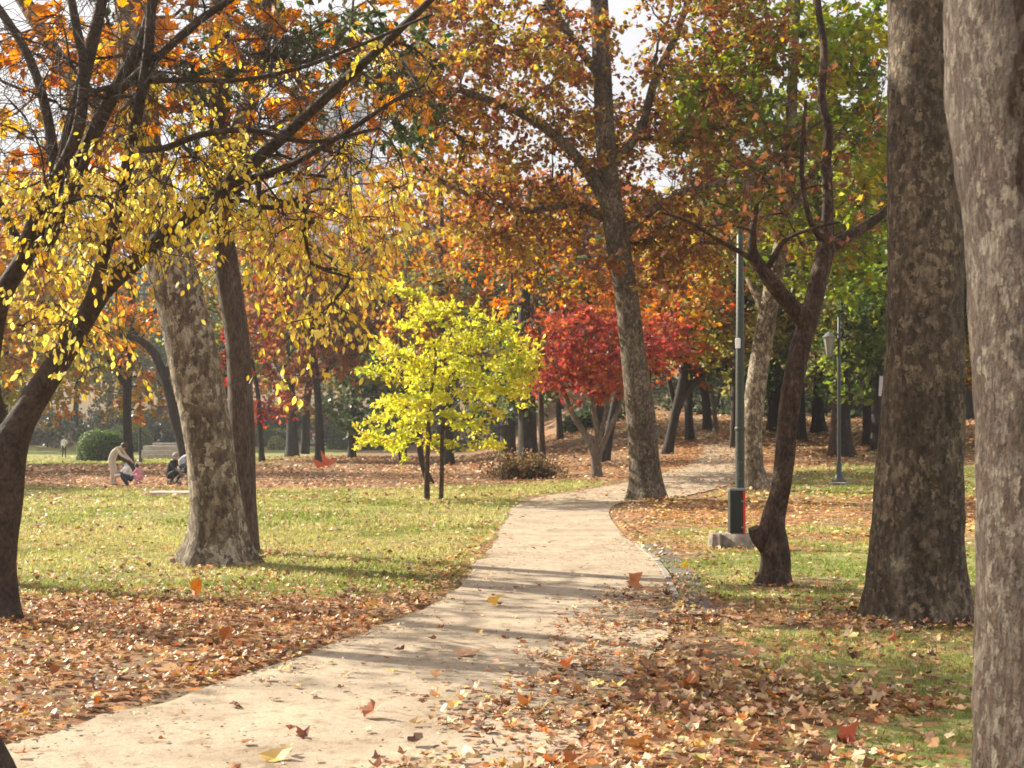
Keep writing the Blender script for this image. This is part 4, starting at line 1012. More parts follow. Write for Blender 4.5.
PRO = [proto('wood_tree', 51, 14, 4.6, 8.6, 5.2, 190, NEU, [2, 3, 2, 2]), proto('wood_tree', 52, 17, 5.2, 10.5, 6.0, 230, NEU, [2, 3, 2, 2], .3, lean=.6),
       proto('wood_tree', 53, 11, 3.6, 6.6, 4.4, 150, NEU, [2, 3, 2, 2], .18, lean=-.4)]
used = set()
def copy_tree(src, loc, rz, s, col, label, group):
    if src not in used: used.add(src); r = PRO[src]; kids = list(r.children)
    else:
        r = PRO[src].copy(); COL.objects.link(r); kids = []
        for ch_ in PRO[src].children:
            c = ch_.copy(); COL.objects.link(c); c.parent = r; kids.append(c)
    r.location = loc; r.rotation_euler = (0, 0, rz); r.scale = (s, s, s)
    tag(r, label, 'tree', group)
    for c in kids:
        if c.name.startswith('crown'): c.color = (*col, 1)
    return r
rb = np.random.default_rng(99)
def where(px, marks):
    return min(marks, key=lambda m_: abs(m_[0] - px))[1]
MR = [(600, 'over the crimson tree'), (645, 'past the central trunk'), (692, 'over the end of the path'), (722, 'left of the near lamp post'), (745, 'behind the near lamp post'), (772, 'behind the pale leaning trunk'),
      (798, 'behind the crooked tree'), (822, 'left of the far lamp post'), (850, 'behind the far lamp post'), (885, 'over the white plaque'), (905, 'touching the huge trunk'), (932, 'hidden by the huge trunk'), (970, 'between the two nearest trunks'), (1010, 'behind the nearest trunk'), (1040, 'wholly behind the nearest trunk'), (1070, 'just past the right edge'), (1110, 'outside the right edge'), (1180, 'well outside the right edge')]
ML = [(-200, 'well outside the left edge'), (-120, 'outside the left edge'), (-60, 'just outside the left edge'), (-15, 'behind the leftmost trunk'), (20, 'behind the leftmost fork'), (50, 'left of the distant walker'), (75, 'over the distant walker'), (110, 'over the round bush'), (122, 'over the paler bush'), (160, 'over the pale steps'), (180, 'left of the mottled trunk'),
      (210, 'behind the mottled trunk'), (235, 'behind the slim brown trunk'), (270, 'over the low hedge'), (330, 'by the twin trunks'), (342, 'over the red fitting'), (380, 'left of the yellow tree'), (396, 'over the dark evergreen bush'), (430, 'behind the yellow tree stems'), (442, 'over the yellow tree'), (480, 'right of the yellow tree'), (500, 'over the ivy covered trunks'), (535, 'over the twiggy bush'), (560, 'left of the crimson tree'), (590, 'behind the crimson tree')]
def row(Y): return 'front' if Y < 94 else 'middle' if Y < 127 else 'farthest'
WORD = {'olive': 'olive', 'green': 'mid green', 'dkgreen': 'dark green', 'orange': 'orange', 'russet': 'russet', 'yellow': 'yellow', 'grey': 'grey green'}
TINT = {'olive': (.75, .72, .22), 'green': (.60, .66, .16), 'dkgreen': (.22, .34, .14), 'orange': (1.25, .62, .14), 'russet': (.95, .38, .16), 'yellow': (1.5, 1.15, .2), 'grey': (.27, .34, .24)}
def put(px, Y, src, s, tint, label, group):
    x = (px - CX) / F * Y
    copy_tree(src, (x, Y, float(H(x, Y)) - .05), rb.uniform(0, 6.28), s, tuple(np.array(TINT[tint]) * rb.uniform(.85, 1.15)), label, group)
# the wood on the rise to the right
GR_R = 'trees of the wood on the rise to the right'; LB_R = '%s leaved tree in the wood on the far rise to the right'
for (px, Y, s_, k, t) in [(600, 82, 1.0, 1, 'russet'), (650, 96, 1, 0, 'olive'), (740, 88, 1.0, 0, 'green'), (795, 84, .9, 2, 'olive'), (930, 70, .9, 0, 'green'), (1010, 62, .9, 0, 'yellow'), (1060, 55, .9, 1, 'green'),
                          (690, 112, 1.1, 1, 'olive'), (770, 116, 1.1, 0, 'dkgreen'), (850, 104, 1.1, 1, 'green'), (905, 98, 1, 0, 'olive'), (970, 96, 1.1, 1, 'dkgreen'), (1040, 90, 1, 0, 'olive'),
                          (640, 132, 1.2, 1, 'dkgreen'), (720, 140, 1.3, 1, 'green'), (800, 142, 1.3, 0, 'olive'), (880, 136, 1.2, 1, 'dkgreen'), (950, 130, 1.2, 1, 'olive'), (1030, 124, 1.2, 1, 'dkgreen'), (755, 70, .9, 2, 'dkgreen'), (800, 64, 1.05, 1, 'dkgreen'), (868, 60, 1.0, 0, 'green'), (735, 58, .95, 0, 'olive'), (1110, 80, 1, 1, 'olive'), (1180, 70, 1, 0, 'green')]:
    put(px, Y, k, s_, t, '%s tree, %s row on the rise, %s' % (WORD[t], row(Y), where(px, MR)), WORD[t] + ' ' + GR_R)
GR_L = 'trees of the hazy wood beyond the lawn'; LB_L = 'dim %s tree of the hazy wood beyond the lawn'
for (px, Y, s_, k, t) in [(-60, 112, 1.1, 1, 'orange'), (20, 118, 1.0, 0, 'olive'), (75, 124, 1.1, 1, 'grey'), (120, 116, 1.0, 0, 'olive'), (180, 122, 1.1, 1, 'grey'), (235, 128, 1.1, 0, 'dkgreen'), (340, 122, 1.1, 1, 'dkgreen'), (395, 126, 1.1, 0, 'grey'),
                          (440, 118, 1.1, 1, 'grey'), (500, 112, 1.0, 0, 'olive'), (560, 108, 1.0, 1, 'dkgreen'), (-20, 140, 1.3, 1, 'grey'), (50, 146, 1.3, 0, 'grey'), (110, 150, 1.4, 1, 'dkgreen'), (160, 144, 1.3, 0, 'grey'), (210, 150, 1.3, 1, 'grey'),
                          (270, 148, 1.3, 0, 'grey'), (330, 150, 1.3, 1, 'grey'), (380, 150, 1.3, 0, 'dkgreen'), (430, 146, 1.3, 1, 'grey'), (480, 146, 1.3, 0, 'grey'), (535, 140, 1.3, 1, 'grey'), (590, 138, 1.3, 0, 'dkgreen'), (-120, 130, 1.2, 1, 'grey'), (-200, 120, 1.2, 0, 'olive')]:
    put(px, Y * 1.29, k, s_ * 1.25, t, 'dim %s tree, %s row of the far wood, %s' % (WORD[t], row(Y), where(px, ML)), WORD[t] + ' ' + GR_L)
# orange and russet crowns filling the middle distance on the left
GR_O = 'crowned trees beyond the left end of the lawn'; LB_O = 'orange crowned tree rising behind the lawn'
for (px, Y, s_, k, t) in [(-10, 66, .95, 1, 'orange'), (-150, 66, 1.0, 0, 'orange'), (-330, 62, 1.0, 1, 'orange'), (-480, 70, 1.0, 1, 'russet'), (-420, 52, 1.0, 1, 'olive'), (-180, 84, 1.05, 1, 'orange'), (5, 82, 1.0, 0, 'olive'), (-300, 50, .9, 0, 'orange')]:
    put(px, Y, k, s_, t, '%s crowned tree beyond the lawn, %s' % (WORD[t], {-10: 'behind the fork of the leftmost tree', 5: 'between the leftmost tree and the distant walker', -150: 'first outside the left edge', -180: 'far row outside the left edge', -330: 'well outside the left edge', -300: 'nearest one outside the left edge', -420: 'farther outside the left edge', -480: 'farthest outside the left edge'}[px]), WORD[t] + ' ' + GR_O)
put(320, 84, 1, 1.05, 'russet', 'russet crowned tree standing behind the hanging yellow leaves', None)
put(225, 92, 1, 1.1, 'olive', 'olive crowned tree half hidden by the slim brown trunk', None)
put(690, 66, 0, .95, 'russet', 'russet tree filling the space above the far path', None)
put(905, 56, 1, .9, 'green', 'green tree hidden mostly behind the huge trunk', None)
put(560, 92, 0, 1.0, 'orange', 'orange tree seen through the russet crown above the red maple', None)

# one sparse tree just outside the left edge whose boughs throw the streaks of shade over the path
make_tree('shade_tree', 'leafy tree just outside the left edge whose shadow streaks the path', 'tree',
          [np.array([(-10.2, 16.9, 0, .24), (-10.1, 16.9, 2, .2), (-10.3, 17.0, 4.5, .17), (-10.0, 16.8, 7, .12), (-10.1, 16.7, 9.5, .05)])], ell((-10.2, 16.7, 7.6), (2.6, 2.8, 2.6), 110, rg, .2), 'cherry', 71, .3, 12,
          r0=.010, shape='oval', size=.14, per=4, twigs=4, twig_len=.8, pal=YEL, wts=[1, 1, 1, 1], bare=.55)

put(448, 74, 1, 1.12, 'orange', 'gold and rust crowned tree rising right behind the young yellow one', None)
put(402, 88, 0, 1.25, 'olive', 'olive crowned tree rising behind the left side of the yellow one', None)
put(505, 84, 1, 1.15, 'russet', 'russet crowned tree between the yellow and the crimson trees, farther off', None)

# ------------------------------------------------------------------ undergrowth of the far wood, hedges, bushes
def leaf_cloud(name, pts, size, pal, wts, seed, parent=None, shape='quad', org=(0, 0, 0), tint=(1, 1, 1), curl=.2, outward=None):
    r = np.random.default_rng(seed); N = len(pts)
    nr = unit(r.normal(0, .8, (N, 3)) + (outward if outward is not None else [0, 0, .6]))
    v, f, c = leaves_geo(pts - np.array(org), r.normal(0, 1, (N, 3)), nr, size * r.uniform(.6, 1.4, N), shape, r, curl)
    o = link(name, make_mesh(name, v, f, c, False, [M_LEAF], None, pick_cols(pal, wts, N, r, .22)), parent)
    o.color = (*tint, 1); return o

ru = np.random.default_rng(42)
cl = []
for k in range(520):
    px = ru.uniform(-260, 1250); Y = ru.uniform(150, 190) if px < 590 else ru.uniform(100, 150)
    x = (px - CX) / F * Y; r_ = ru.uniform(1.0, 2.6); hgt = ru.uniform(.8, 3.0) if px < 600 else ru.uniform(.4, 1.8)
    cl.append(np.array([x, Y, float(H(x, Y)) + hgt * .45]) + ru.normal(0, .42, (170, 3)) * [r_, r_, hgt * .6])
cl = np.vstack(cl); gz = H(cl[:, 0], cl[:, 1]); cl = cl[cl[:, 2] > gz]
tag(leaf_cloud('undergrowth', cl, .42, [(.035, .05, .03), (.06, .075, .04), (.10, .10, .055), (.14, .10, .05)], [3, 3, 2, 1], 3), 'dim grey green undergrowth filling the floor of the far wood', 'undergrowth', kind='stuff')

def hedge(name, label, px, py, rx_px, h_px, ry=1.0, pal=DGR, seed=1, n=9000, size=.10, lowflat=1.0, power=2.6):
    g = G(px, py); d = g[1]; rx = rx_px / F * d; h = h_px / F * d
    root = thing(name, label, 'bush' if 'hedge' not in name else 'hedge', tuple(g))
    r = np.random.default_rng(seed)
    # solid leafy core
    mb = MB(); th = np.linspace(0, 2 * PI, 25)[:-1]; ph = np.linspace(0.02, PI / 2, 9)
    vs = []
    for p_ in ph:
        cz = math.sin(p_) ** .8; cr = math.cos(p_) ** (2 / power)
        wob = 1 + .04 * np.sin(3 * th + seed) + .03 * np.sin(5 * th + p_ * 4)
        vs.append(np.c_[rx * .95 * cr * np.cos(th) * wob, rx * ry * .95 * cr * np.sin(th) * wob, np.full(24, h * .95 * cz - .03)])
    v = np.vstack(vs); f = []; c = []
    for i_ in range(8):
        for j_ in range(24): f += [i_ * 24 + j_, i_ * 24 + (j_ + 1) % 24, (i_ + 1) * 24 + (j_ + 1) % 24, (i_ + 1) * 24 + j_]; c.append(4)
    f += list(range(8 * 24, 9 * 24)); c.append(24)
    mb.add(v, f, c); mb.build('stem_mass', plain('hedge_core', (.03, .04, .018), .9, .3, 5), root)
    dd = unit(r.normal(0, 1, (n, 3))); dd[:, 2] = np.abs(dd[:, 2])
    s_ = np.hypot(dd[:, 0], dd[:, 1]); cz = dd[:, 2] ** .8; cr = s_ ** (2 / power)
    p = np.c_[dd[:, 0] / s_ * cr * rx, dd[:, 1] / s_ * cr * rx * ry, cz * h] * r.uniform(.94, 1.05, (n, 1)) * (1 + .3 * (fbm(dd[:, 0] * 3 + dd[:, 2] * 2, dd[:, 1] * 3, 1.2, seed % 7) - .5))[:, None]
    leaf_cloud('foliage', p + g, size, pal, [1] * len(pal), seed, root, org=g, outward=dd * 1.5, curl=.05)
    return root
TOP = [(.11, .18, .045), (.08, .13, .035), (.16, .23, .05), (.06, .10, .03)]
hedge('round_bush', 'large clipped round green bush on the far lawn, in front of a paler one', 103, 461, 25, 30, .9, TOP, 61)
hedge('round_bush', 'pale clipped bush peeping over the large round one', 127, 452, 24, 28, .9, [(.18, .25, .08), (.13, .19, .06)], 62)
hedge('low_hedge', 'long low clipped hedge between the brown trunk and the twin trunks', 262, 447, 34, 18, .35, TOP, 63, power=4)
hedge('low_hedge', 'short clipped hedge end just right of the mottled trunk', 232, 446, 13, 15, .6, TOP, 65, power=4)
hedge('small_bush', 'small yellowish bush on the grass before the low hedge', 277, 450, 9, 13, .8, [(.42, .40, .14), (.30, .30, .10), (.2, .22, .08)], 64, n=2500, size=.14)
hedge('round_bush', 'dark spreading evergreen bush left of the young yellow tree', 366, 449, 36, 38, .8, DGR, 66, size=.2)
hedge('round_bush', 'dark spreading bush beyond the leafy ground under the red tree', 582, 431, 20, 15, .8, DGR, 67, size=.2)

# twiggy brown bush under the ivy covered trunks
g = G(526, 479)
root = thing('twiggy_bush', 'low twiggy brown bush at the foot of the ivy covered trunks', 'bush', tuple(g))
r = np.random.default_rng(5); n_ = 650
b0 = np.c_[r.normal(0, .45, n_), r.normal(0, .35, n_), np.zeros(n_)]
dr = unit(np.c_[b0[:, :2] * .6 + r.normal(0, .35, (n_, 2)), np.full(n_, 1.0)]); ln = r.uniform(.3, .9, n_)
t3 = np.linspace(0, 1, 4)[None, :, None]
tw = b0[:, None] + dr[:, None] * ln[:, None, None] * t3 + r.normal(0, .05, (n_, 4, 3)) * t3
v, f, c = tube_batch(tw, np.linspace(1, .4, 4)[None] * .008 * np.ones((n_, 1)))
mb = MB(); mb.add(v, f, c); mb.build('stems', BARK['brown'], root)
pp_ = tw[:, 1:].reshape(-1, 3)[r.random(n_ * 3) < .8] + r.normal(0, .06, (1, 3))
pp_ = np.repeat(pp_, 3, 0) + r.normal(0, .08, (len(pp_) * 3, 3))
leaf_cloud('foliage', pp_ + g, .09, [(.22, .14, .08), (.14, .12, .05), (.32, .18, .09)], [2, 2, 1], 6, root, org=g)

# ------------------------------------------------------------------ lamp posts
M_POST = plain('green_grey_paint', (.045, .052, .045), .5, .2, 20, .2, .15)
M_POSTD = plain('dark_post_paint', (.05, .055, .055), .45, .2, 20, .3, .1)
M_RED = plain('red_paint', (.62, .03, .04), .45, .1, 12)
M_BLK = plain('black_plastic', (.022, .024, .026), .5, .2, 12)
M_CAP = plain('grey_metal', (.22, .24, .25), .4, .1, 12, .5)
M_WHITE = plain('white_paint', (.78, .78, .80), .5, .05, 12)
M_GLASS = plain('lamp_glass', (.26, .27, .25), .15, .05, 6)
M_STONE = plain('rough_concrete', (.24, .205, .165), .95, .4, 9, bump=.9)
M_SLAB = plain('pale_stone', (.48, .43, .37), .9, .2, 3, bump=.4)

g = G(732, 549); k = g[1] / F
root = thing('lamp_post', 'tall green grey steel post with a black and red box low on it', 'post', tuple(g))
mb = MB(); mb.lathe([(4.9 * k, 14 * k), (4.7 * k, 60 * k), (4.4 * k, 180 * k), (3.2 * k, 316 * k), (1.5 * k, 318 * k)], (8 * k, 0, 0), 18); mb.build('pole', M_POST, root)
mb = MB(); mb.lathe([(4.9 * k, 118 * k), (5.3 * k, 118.5 * k), (5.3 * k, 121 * k), (4.9 * k, 121.5 * k)], (8 * k, 0, 0), 18); mb.build('collar', M_POST, root)
mb = MB(); mb.box((8 * k, -4.7 * k, 78 * k), (4.4 * k, 1.2 * k, 20 * k), bev=.004); hd = mb.build('access_door', M_POST, root, smooth=False)
for zz in (70, 86):
    mb = MB(); mb.lathe([(.2 * k, 0), (.7 * k, .1 * k), (.7 * k, .5 * k), (.2 * k, .7 * k)], (8 * k, -5.5 * k, zz * k), 8); mb.build('bolt', M_CAP, hd)
mb = MB(); mb.box((5.6 * k, -3.2 * k, 205 * k), (4.6 * k, 4.6 * k, 10 * k), bev=.004, rz=-.6); mb.build('white_tag', M_WHITE, root, smooth=False)
mb = MB(); mb.lathe([(5.0 * k, 200 * k), (5.0 * k, 203 * k)], (8 * k, 0, 0), 18)
mb = MB(); mb.box((2.5 * k, -5 * k, 37 * k), (13 * k, 13 * k, 42 * k), mi=0, bev=.008)
for q_ in range(7): mb.box((2.5 * k - 5 * k + q_ * 1.67 * k, -11.7 * k, 37 * k), (.6 * k, .6 * k, 38 * k), mi=0)
bx_ = mb.build('control_box', [M_BLK], root, smooth=False)
mb = MB(); mb.box((10.3 * k, -5 * k, 37 * k), (2.4 * k, 13.6 * k, 43 * k), bev=.006)
rp = mb.build('side_panel', [M_RED], root, smooth=False); rp['label'] = 'red side panel of the box'
for zz in (22, 48):
    mb = MB(); mb.box((9.6 * k, -12.2 * k, zz * k), (5 * k, 1.2 * k, 1.6 * k)); mb.build('hinge', M_CAP, rp, smooth=False)
mb = MB(); mb.box((4 * k, -5 * k, 59.5 * k), (17 * k, 14.5 * k, 2.4 * k), bev=.006); mb.build('box_lid', M_CAP, root, smooth=False)
def rock(mb, c, r_, h_, seed, seg=26, jag=.1):
    q = np.random.default_rng(seed); th = np.arange(seg) / seg * 2 * PI
    wob = 1 + jag * (np.sin(3 * th + q.uniform(0, 6)) * .5 + np.sin(5 * th + q.uniform(0, 6)) * .5) + q.normal(0, jag * .25, seg)
    rings = []
    for (rr_, zz) in [(1.12, -.1), (1.1, .12), (1.04, .45), (.97, .8), (.88, .96), (.6, 1.0), (.2, 1.01)]:
        w_ = 1 + (wob - 1) * (1 if rr_ > .5 else .3) + q.normal(0, .012, seg)
        rings.append(np.c_[np.cos(th) * r_ * rr_ * w_, np.sin(th) * r_ * rr_ * w_, np.full(seg, h_ * zz) + q.normal(0, h_ * .02, seg)])
    v = np.vstack(rings) + np.array(c); f = []; cc = []
    for i_ in range(len(rings) - 1):
        for j_ in range(seg): f += [i_ * seg + j_, i_ * seg + (j_ + 1) % seg, (i_ + 1) * seg + (j_ + 1) % seg, (i_ + 1) * seg + j_]; cc.append(4)
    f += list(range((len(rings) - 1) * seg, len(rings) * seg)); cc.append(seg)
    mb.add(v, f, cc)
mb = MB(); rock(mb, (4 * k, 0, 0), 17 * k, 16 * k, 4); mb.build('concrete_footing', M_STONE, root)
g2 = G(717, 550)
root = thing('rock', 'small rough stone leaning on the left of the post footing', 'rock', tuple(g2))
mb = MB(); rock(mb, (0, .1, 0), 7 * k, 16 * k, 9, 14, .25); mb.build('rock_mass', M_STONE, root)

def lantern_post(label, base, htot, lamp=True, side=-1, rad=.055):
    g = G(*base); root = thing('lamp_post', label, 'lamp post', tuple(g))
    mb = MB(); mb.lathe([(.30, -.1), (.30, .07), (.26, .09)], seg=20); mb.build('footing', M_STONE, root)
    mb = MB(); mb.lathe([(.20, .09), (.20, .13), (.15, .17), (.12, .24), (.085, .34), (.075, .36), (.075, .6), (.065, .62)], seg=20); mb.build('base', M_POSTD, root)
    mb = MB(); mb.lathe([(rad, .55), (rad * .92, htot * .6), (rad * .75, htot - .03), (rad * .3, htot)], seg=16); mb.build('pole', M_POSTD, root)
    if lamp:
        z = htot - .95; s = side
        mb = MB(); mb.tube([(0, 0, z + .32), (s * .14, 0, z + .36), (s * .28, 0, z + .33)], [.02, .018, .016], 8); mb.build('bracket', M_POSTD, root)
        mb = MB(); mb.tube([(0, 0, z - .28), (s * .12, 0, z - .30), (s * .22, 0, z - .26)], [.016, .014, .012], 8); mb.build('bracket', M_POSTD, root)
        la = MB(); la.lathe([(.08, -.30), (.10, -.27), (.10, -.25)], (s * .28, 0, z), 10); la.lathe([(.19, .22), (.20, .25), (.07, .36), (.02, .40)], (s * .28, 0, z), 10)
        for a in range(4):
            aa = a * PI / 2 + PI / 4; ca, sa = math.cos(aa), math.sin(aa)
            la.tube([(s * .28 + ca * .10, sa * .10, z - .26), (s * .28 + ca * .185, sa * .185, z + .23)], [.011, .011], 6)
        lo = la.build('lantern', M_CAP, root)
        gl = MB(); gl.lathe([(.085, -.25), (.165, .22)], (s * .28, 0, z), 8); gl.build('glass', M_GLASS, lo)
    return root
lantern_post('distant dark lamp post with a small lantern on its left side', (839, 485), 4.95)
lantern_post('thin dark pole standing before the pale steps on the far lawn', (140, 463), 5.0, False, rad=.09)

# white plaque on the trunk
Ys = G(877, 451)[1]
q = P(881, 386, Ys - .36)
root = thing('plaque', 'small white plaque fixed to a dark trunk left of the huge one', 'sign', tuple(q))
mb = MB(); mb.box((0, 0, 0), (.17, .02, .85), bev=.01, ry=.05); mb.build('board', M_WHITE, root, smooth=False)
for z_ in (.25, -.25):
    mb = MB(); mb.box((0, .05, z_), (.05, .09, .04)); mb.build('bracket', M_CAP, root, smooth=False)

# ------------------------------------------------------------------ pale steps, slab, kiosk on the far left
g = G(185, 459); k = g[1] / F
root = thing('stone_steps', 'pale stone steps behind the round bush, half hidden by the mottled trunk', 'steps', tuple(g))
Wd = 92 * k
for i_ in range(3):
    mb = MB(); z0 = i_ * 4.6 * k; mb.box((0, i_ * .55 + 2.2 , z0 + 2.3 * k - .05), (Wd, 4.4, 4.6 * k + (.1 if i_ == 0 else 0)), bev=.02)
    mb.build('step', M_SLAB, root, smooth=False)
mb = MB(); mb.box((0, 5.4, 13.8 * k + .08), (Wd * 1.02, 2.8, .16), bev=.02); mb.build('coping', M_SLAB, root, smooth=False)
g = G(168, 496)
root = thing('stone_slab', 'flat pinkish stone slab lying in the grass left of the mottled trunk', 'slab', tuple(g))
mb = MB(); mb.box((0, .55, .04), (46 * g[1] / F, 1.2, .12), bev=.02); mb.build('slab', plain('pink_stone', (.44, .36, .30), .9, .2, 4), root, smooth=False)

g = G(318, 444); k = g[1] / F
root = thing('kiosk', 'low white wall with a red fitting far behind the twin trunks', 'wall', tuple(g))
mb = MB(); mb.box((1.2, 0, 2.2 * k), (34 * k, .8, 4.4 * k), bev=.03); mb.box((1.2, -1.2, .06), (46 * k, 2.6, .16), bev=.03); mb.build('wall_body', M_SLAB, root, smooth=False)
mb = MB(); mb.box((-4 * k, 0, 7 * k), (3.2 * k, .4, 7 * k), bev=.03); mb.build('post', M_WHITE, root, smooth=False)
mb = MB(); mb.box((-3.5 * k, -.1, 11.8 * k), (6 * k, .5, 2.8 * k), bev=.03); mb.build('red_fitting', M_RED, root, smooth=False)

# pale apartment block seen through a gap in the crowns
bx0 = P(322, 118, 235)
gz = float(H(bx0[0], 235))
root = thing('apartment_block', 'pale apartment block glimpsed through a gap high in the branches', 'building', (bx0[0], 235, gz))
M_APT = plain('pale_render', (.72, .74, .78), .8, .05, .2); M_WIN = plain('window_glass', (.22, .27, .33), .2, .1, .5)
topz = EYE - (104 - HY) / F * 235 - gz
mb = MB(); mb.box((0, 6, topz / 2 - .5), (16, 12, topz + 1)); mb.build('wall', M_APT, root, smooth=False)
mb = MB(); mb.box((0, 6, topz + .2), (16.8, 12.8, .5)); mb.build('roof', M_APT, root, smooth=False)
for fl in range(int(topz / 3)):
    for c_ in range(5):
        mb = MB(); mb.box((-6.2 + c_ * 3.1, -.03, topz - 2 - fl * 3), (1.8, .12, 1.5)); mb.build('window', M_WIN, root, smooth=False)

# ------------------------------------------------------------------ people
SK = plain('skin', (.52, .32, .22), .6, .05)
def cloth(name, c): return plain(name, c, .9, .12, 14)
def person(label, loc, rz, J, mats, scale=1.0, hair=None, hairlen=0, coat=None):
    """J: joint positions; x is forward, y is left"""
    base = dict(pel=(0, 0, .93), spi=(0, 0, 1.12), che=(.01, 0, 1.34), nek=(.0, 0, 1.47), hea=(.015, 0, 1.60), cro=(.0, 0, 1.68), nos=(.085, 0, 1.585),
                shl=(0, .17, 1.40), ell=(0, .21, 1.14), wrl=(.06, .22, .90), shr=(0, -.17, 1.40), elr=(0, -.21, 1.14), wrr=(.06, -.22, .90),
                hil=(0, .09, .90), knl=(.02, .10, .50), anl=(0, .10, .09), tol=(.17, .11, .04), hir=(0, -.09, .90), knr=(.02, -.10, .50), anr=(0, -.10, .09), tor=(.17, -.11, .04))
    base.update(J); P_ = {k_: np.array(v_, float) for k_, v_ in base.items()}
    rad = dict(pel=.13, spi=.12, che=.13, nek=.052, hea=.088, cro=.07, nos=.018, shl=.068, ell=.044, wrl=.03, shr=.068, elr=.044, wrr=.03,
               hil=.095, knl=.062, anl=.042, tol=.032, hir=.095, knr=.062, anr=.042, tor=.032)
    ed = [('pel', 'spi'), ('spi', 'che'), ('che', 'nek'), ('nek', 'hea'), ('hea', 'cro'), ('hea', 'nos'), ('che', 'shl'), ('shl', 'ell'), ('ell', 'wrl'), ('che', 'shr'), ('shr', 'elr'), ('elr', 'wrr'),
          ('pel', 'hil'), ('hil', 'knl'), ('knl', 'anl'), ('anl', 'tol'), ('pel', 'hir'), ('hir', 'knr'), ('knr', 'anr'), ('anr', 'tor')]
    reg = {('che', 'nek'): 0, ('nek', 'hea'): 2, ('hea', 'cro'): 2, ('hea', 'nos'): 2, ('anl', 'tol'): 3, ('anr', 'tor'): 3}
    for e in ed:
        if e not in reg: reg[e] = 1 if e[0][:2] in ('hi', 'kn') or e[1][:2] == 'hi' else 0
    # hands: palm, four unequal bent fingers and a thumb
    for s in 'lr':
        w_, e_ = P_['wr' + s], P_['el' + s]; d = unit(w_ - e_); sd = unit(np.cross(d, [0, 0, 1]) + [1e-3, 0, 0]); up = unit(np.cross(sd, d))
        P_['pa' + s] = w_ + d * .055; rad['pa' + s] = .028; ed.append(('wr' + s, 'pa' + s)); reg[ed[-1]] = 2
        for q_, (o_, l_) in enumerate([(-.03, .058), (-.01, .072), (.01, .068), (.03, .052)]):
            a, b_, c_ = f'f{s}{q_}a', f'f{s}{q_}b', f'f{s}{q_}c'
            P_[a] = P_['pa' + s] + d * .03 + sd * o_; P_[b_] = P_[a] + d * l_ * .6 - up * .006; P_[c_] = P_[b_] + d * l_ * .5 - up * .024
            rad[a] = .011; rad[b_] = .009; rad[c_] = .008
            for e in (('pa' + s, a), (a, b_), (b_, c_)): ed.append(e); reg[e] = 2
        a, b_ = f't{s}a', f't{s}b'; P_[a] = w_ + d * .03 + sd * -.038 + up * -.01; P_[b_] = P_[a] + unit(d - sd * .6) * .045; rad[a] = .012; rad[b_] = .009
        for e in (('pa' + s, a), (a, b_)): ed.append(e); reg[e] = 2
    names = list(P_); ix = {n_: i_ for i_, n_ in enumerate(names)}
    me = bpy.data.meshes.new('person_cage'); me.from_pydata([tuple(P_[n_]) for n_ in names], [(ix[a], ix[b_]) for a, b_ in ed], [])
    tmp = bpy.data.objects.new('person_cage', me); COL.objects.link(tmp)
    sk = tmp.modifiers.new('skin', 'SKIN'); 
    if not me.skin_vertices: me.attributes.new('x', 'FLOAT', 'POINT')
    lay = me.skin_vertices[0].data if me.skin_vertices else None
    if lay:
        for n_ in names: lay[ix[n_]].radius = (rad[n_] * (1.12 if coat and reg.get(('x',), 0) == 0 and n_ in ('spi', 'pel', 'che') else 1),) * 2
        lay[ix['pel']].use_root = True
    ss = tmp.modifiers.new('sub', 'SUBSURF'); ss.levels = 2; ss.render_levels = 2
    dg = bpy.context.evaluated_depsgraph_get(); dg.update()
    out = bpy.data.meshes.new_from_object(tmp.evaluated_get(dg))
    bpy.data.objects.remove(tmp)
    A = np.array([P_[a] for a, b_ in ed]); B = np.array([P_[b_] for a, b_ in ed]); D = B - A; L2 = (D ** 2).sum(1) + 1e-9
    rr_ = np.array([(rad[a] + rad[b_]) / 2 for a, b_ in ed]); rg_ = np.array([reg[e] for e in ed])
    out.materials.clear()
    for m_ in mats: out.materials.append(m_)
    mi = []
    for p_ in out.polygons:
        c_ = np.array(p_.center); t = np.clip(((c_ - A) * D).sum(1) / L2, 0, 1); dd_ = np.linalg.norm(c_ - A - t[:, None] * D, axis=1) - rr_
        mi.append(int(rg_[int(np.argmin(dd_))]))
    out.polygons.foreach_set('material_index', mi); out.polygons.foreach_set('use_smooth', [True] * len(mi))
    o = link('person', out); o.location = loc; o.rotation_euler = (0, 0, rz); o.scale = (scale,) * 3
    tag(o, label, 'person')
    if hair:
        mb = MB(); hc = P_['hea'] * .55 + P_['cro'] * .45; ax_ = unit(P_['cro'] - P_['nek']); fw = unit(P_['nos'] - P_['hea'])
        pts = [hc - fw * .03 - ax_ * (.06 + hairlen), hc - fw * .04 - ax_ * (.04 + hairlen * .5), hc - fw * .028, hc - fw * .015 + ax_ * .06, hc - fw * .01 + ax_ * .105]
        mb.tube(pts, [.045, .085, .098, .085, .03], 14); mb.build('hair', hair, o)
        for sgn in (-1, 1):
            mb = MB(); e_ = P_['hea'] + fw * .082 + np.cross(ax_, fw) * sgn * .032 + ax_ * .012
            mb.lathe([(.002, -.009), (.009, -.004), (.010, 0), (.009, .004), (.002, .009)], e_, 8); mb.build('eye', M_BLK, o)
    return o
HAIR = plain('dark_hair', (.02, .015, .012), .6, .2)
GHAIR = plain('grey_hair', (.30, .29, .28), .7, .2)
beige = cloth('beige_cloth', (.58, .50, .40)); tan_ = cloth('tan_trousers', (.52, .45, .37)); white = cloth('white_cloth', (.7, .7, .72)); black = cloth('black_cloth', (.02, .021, .026))
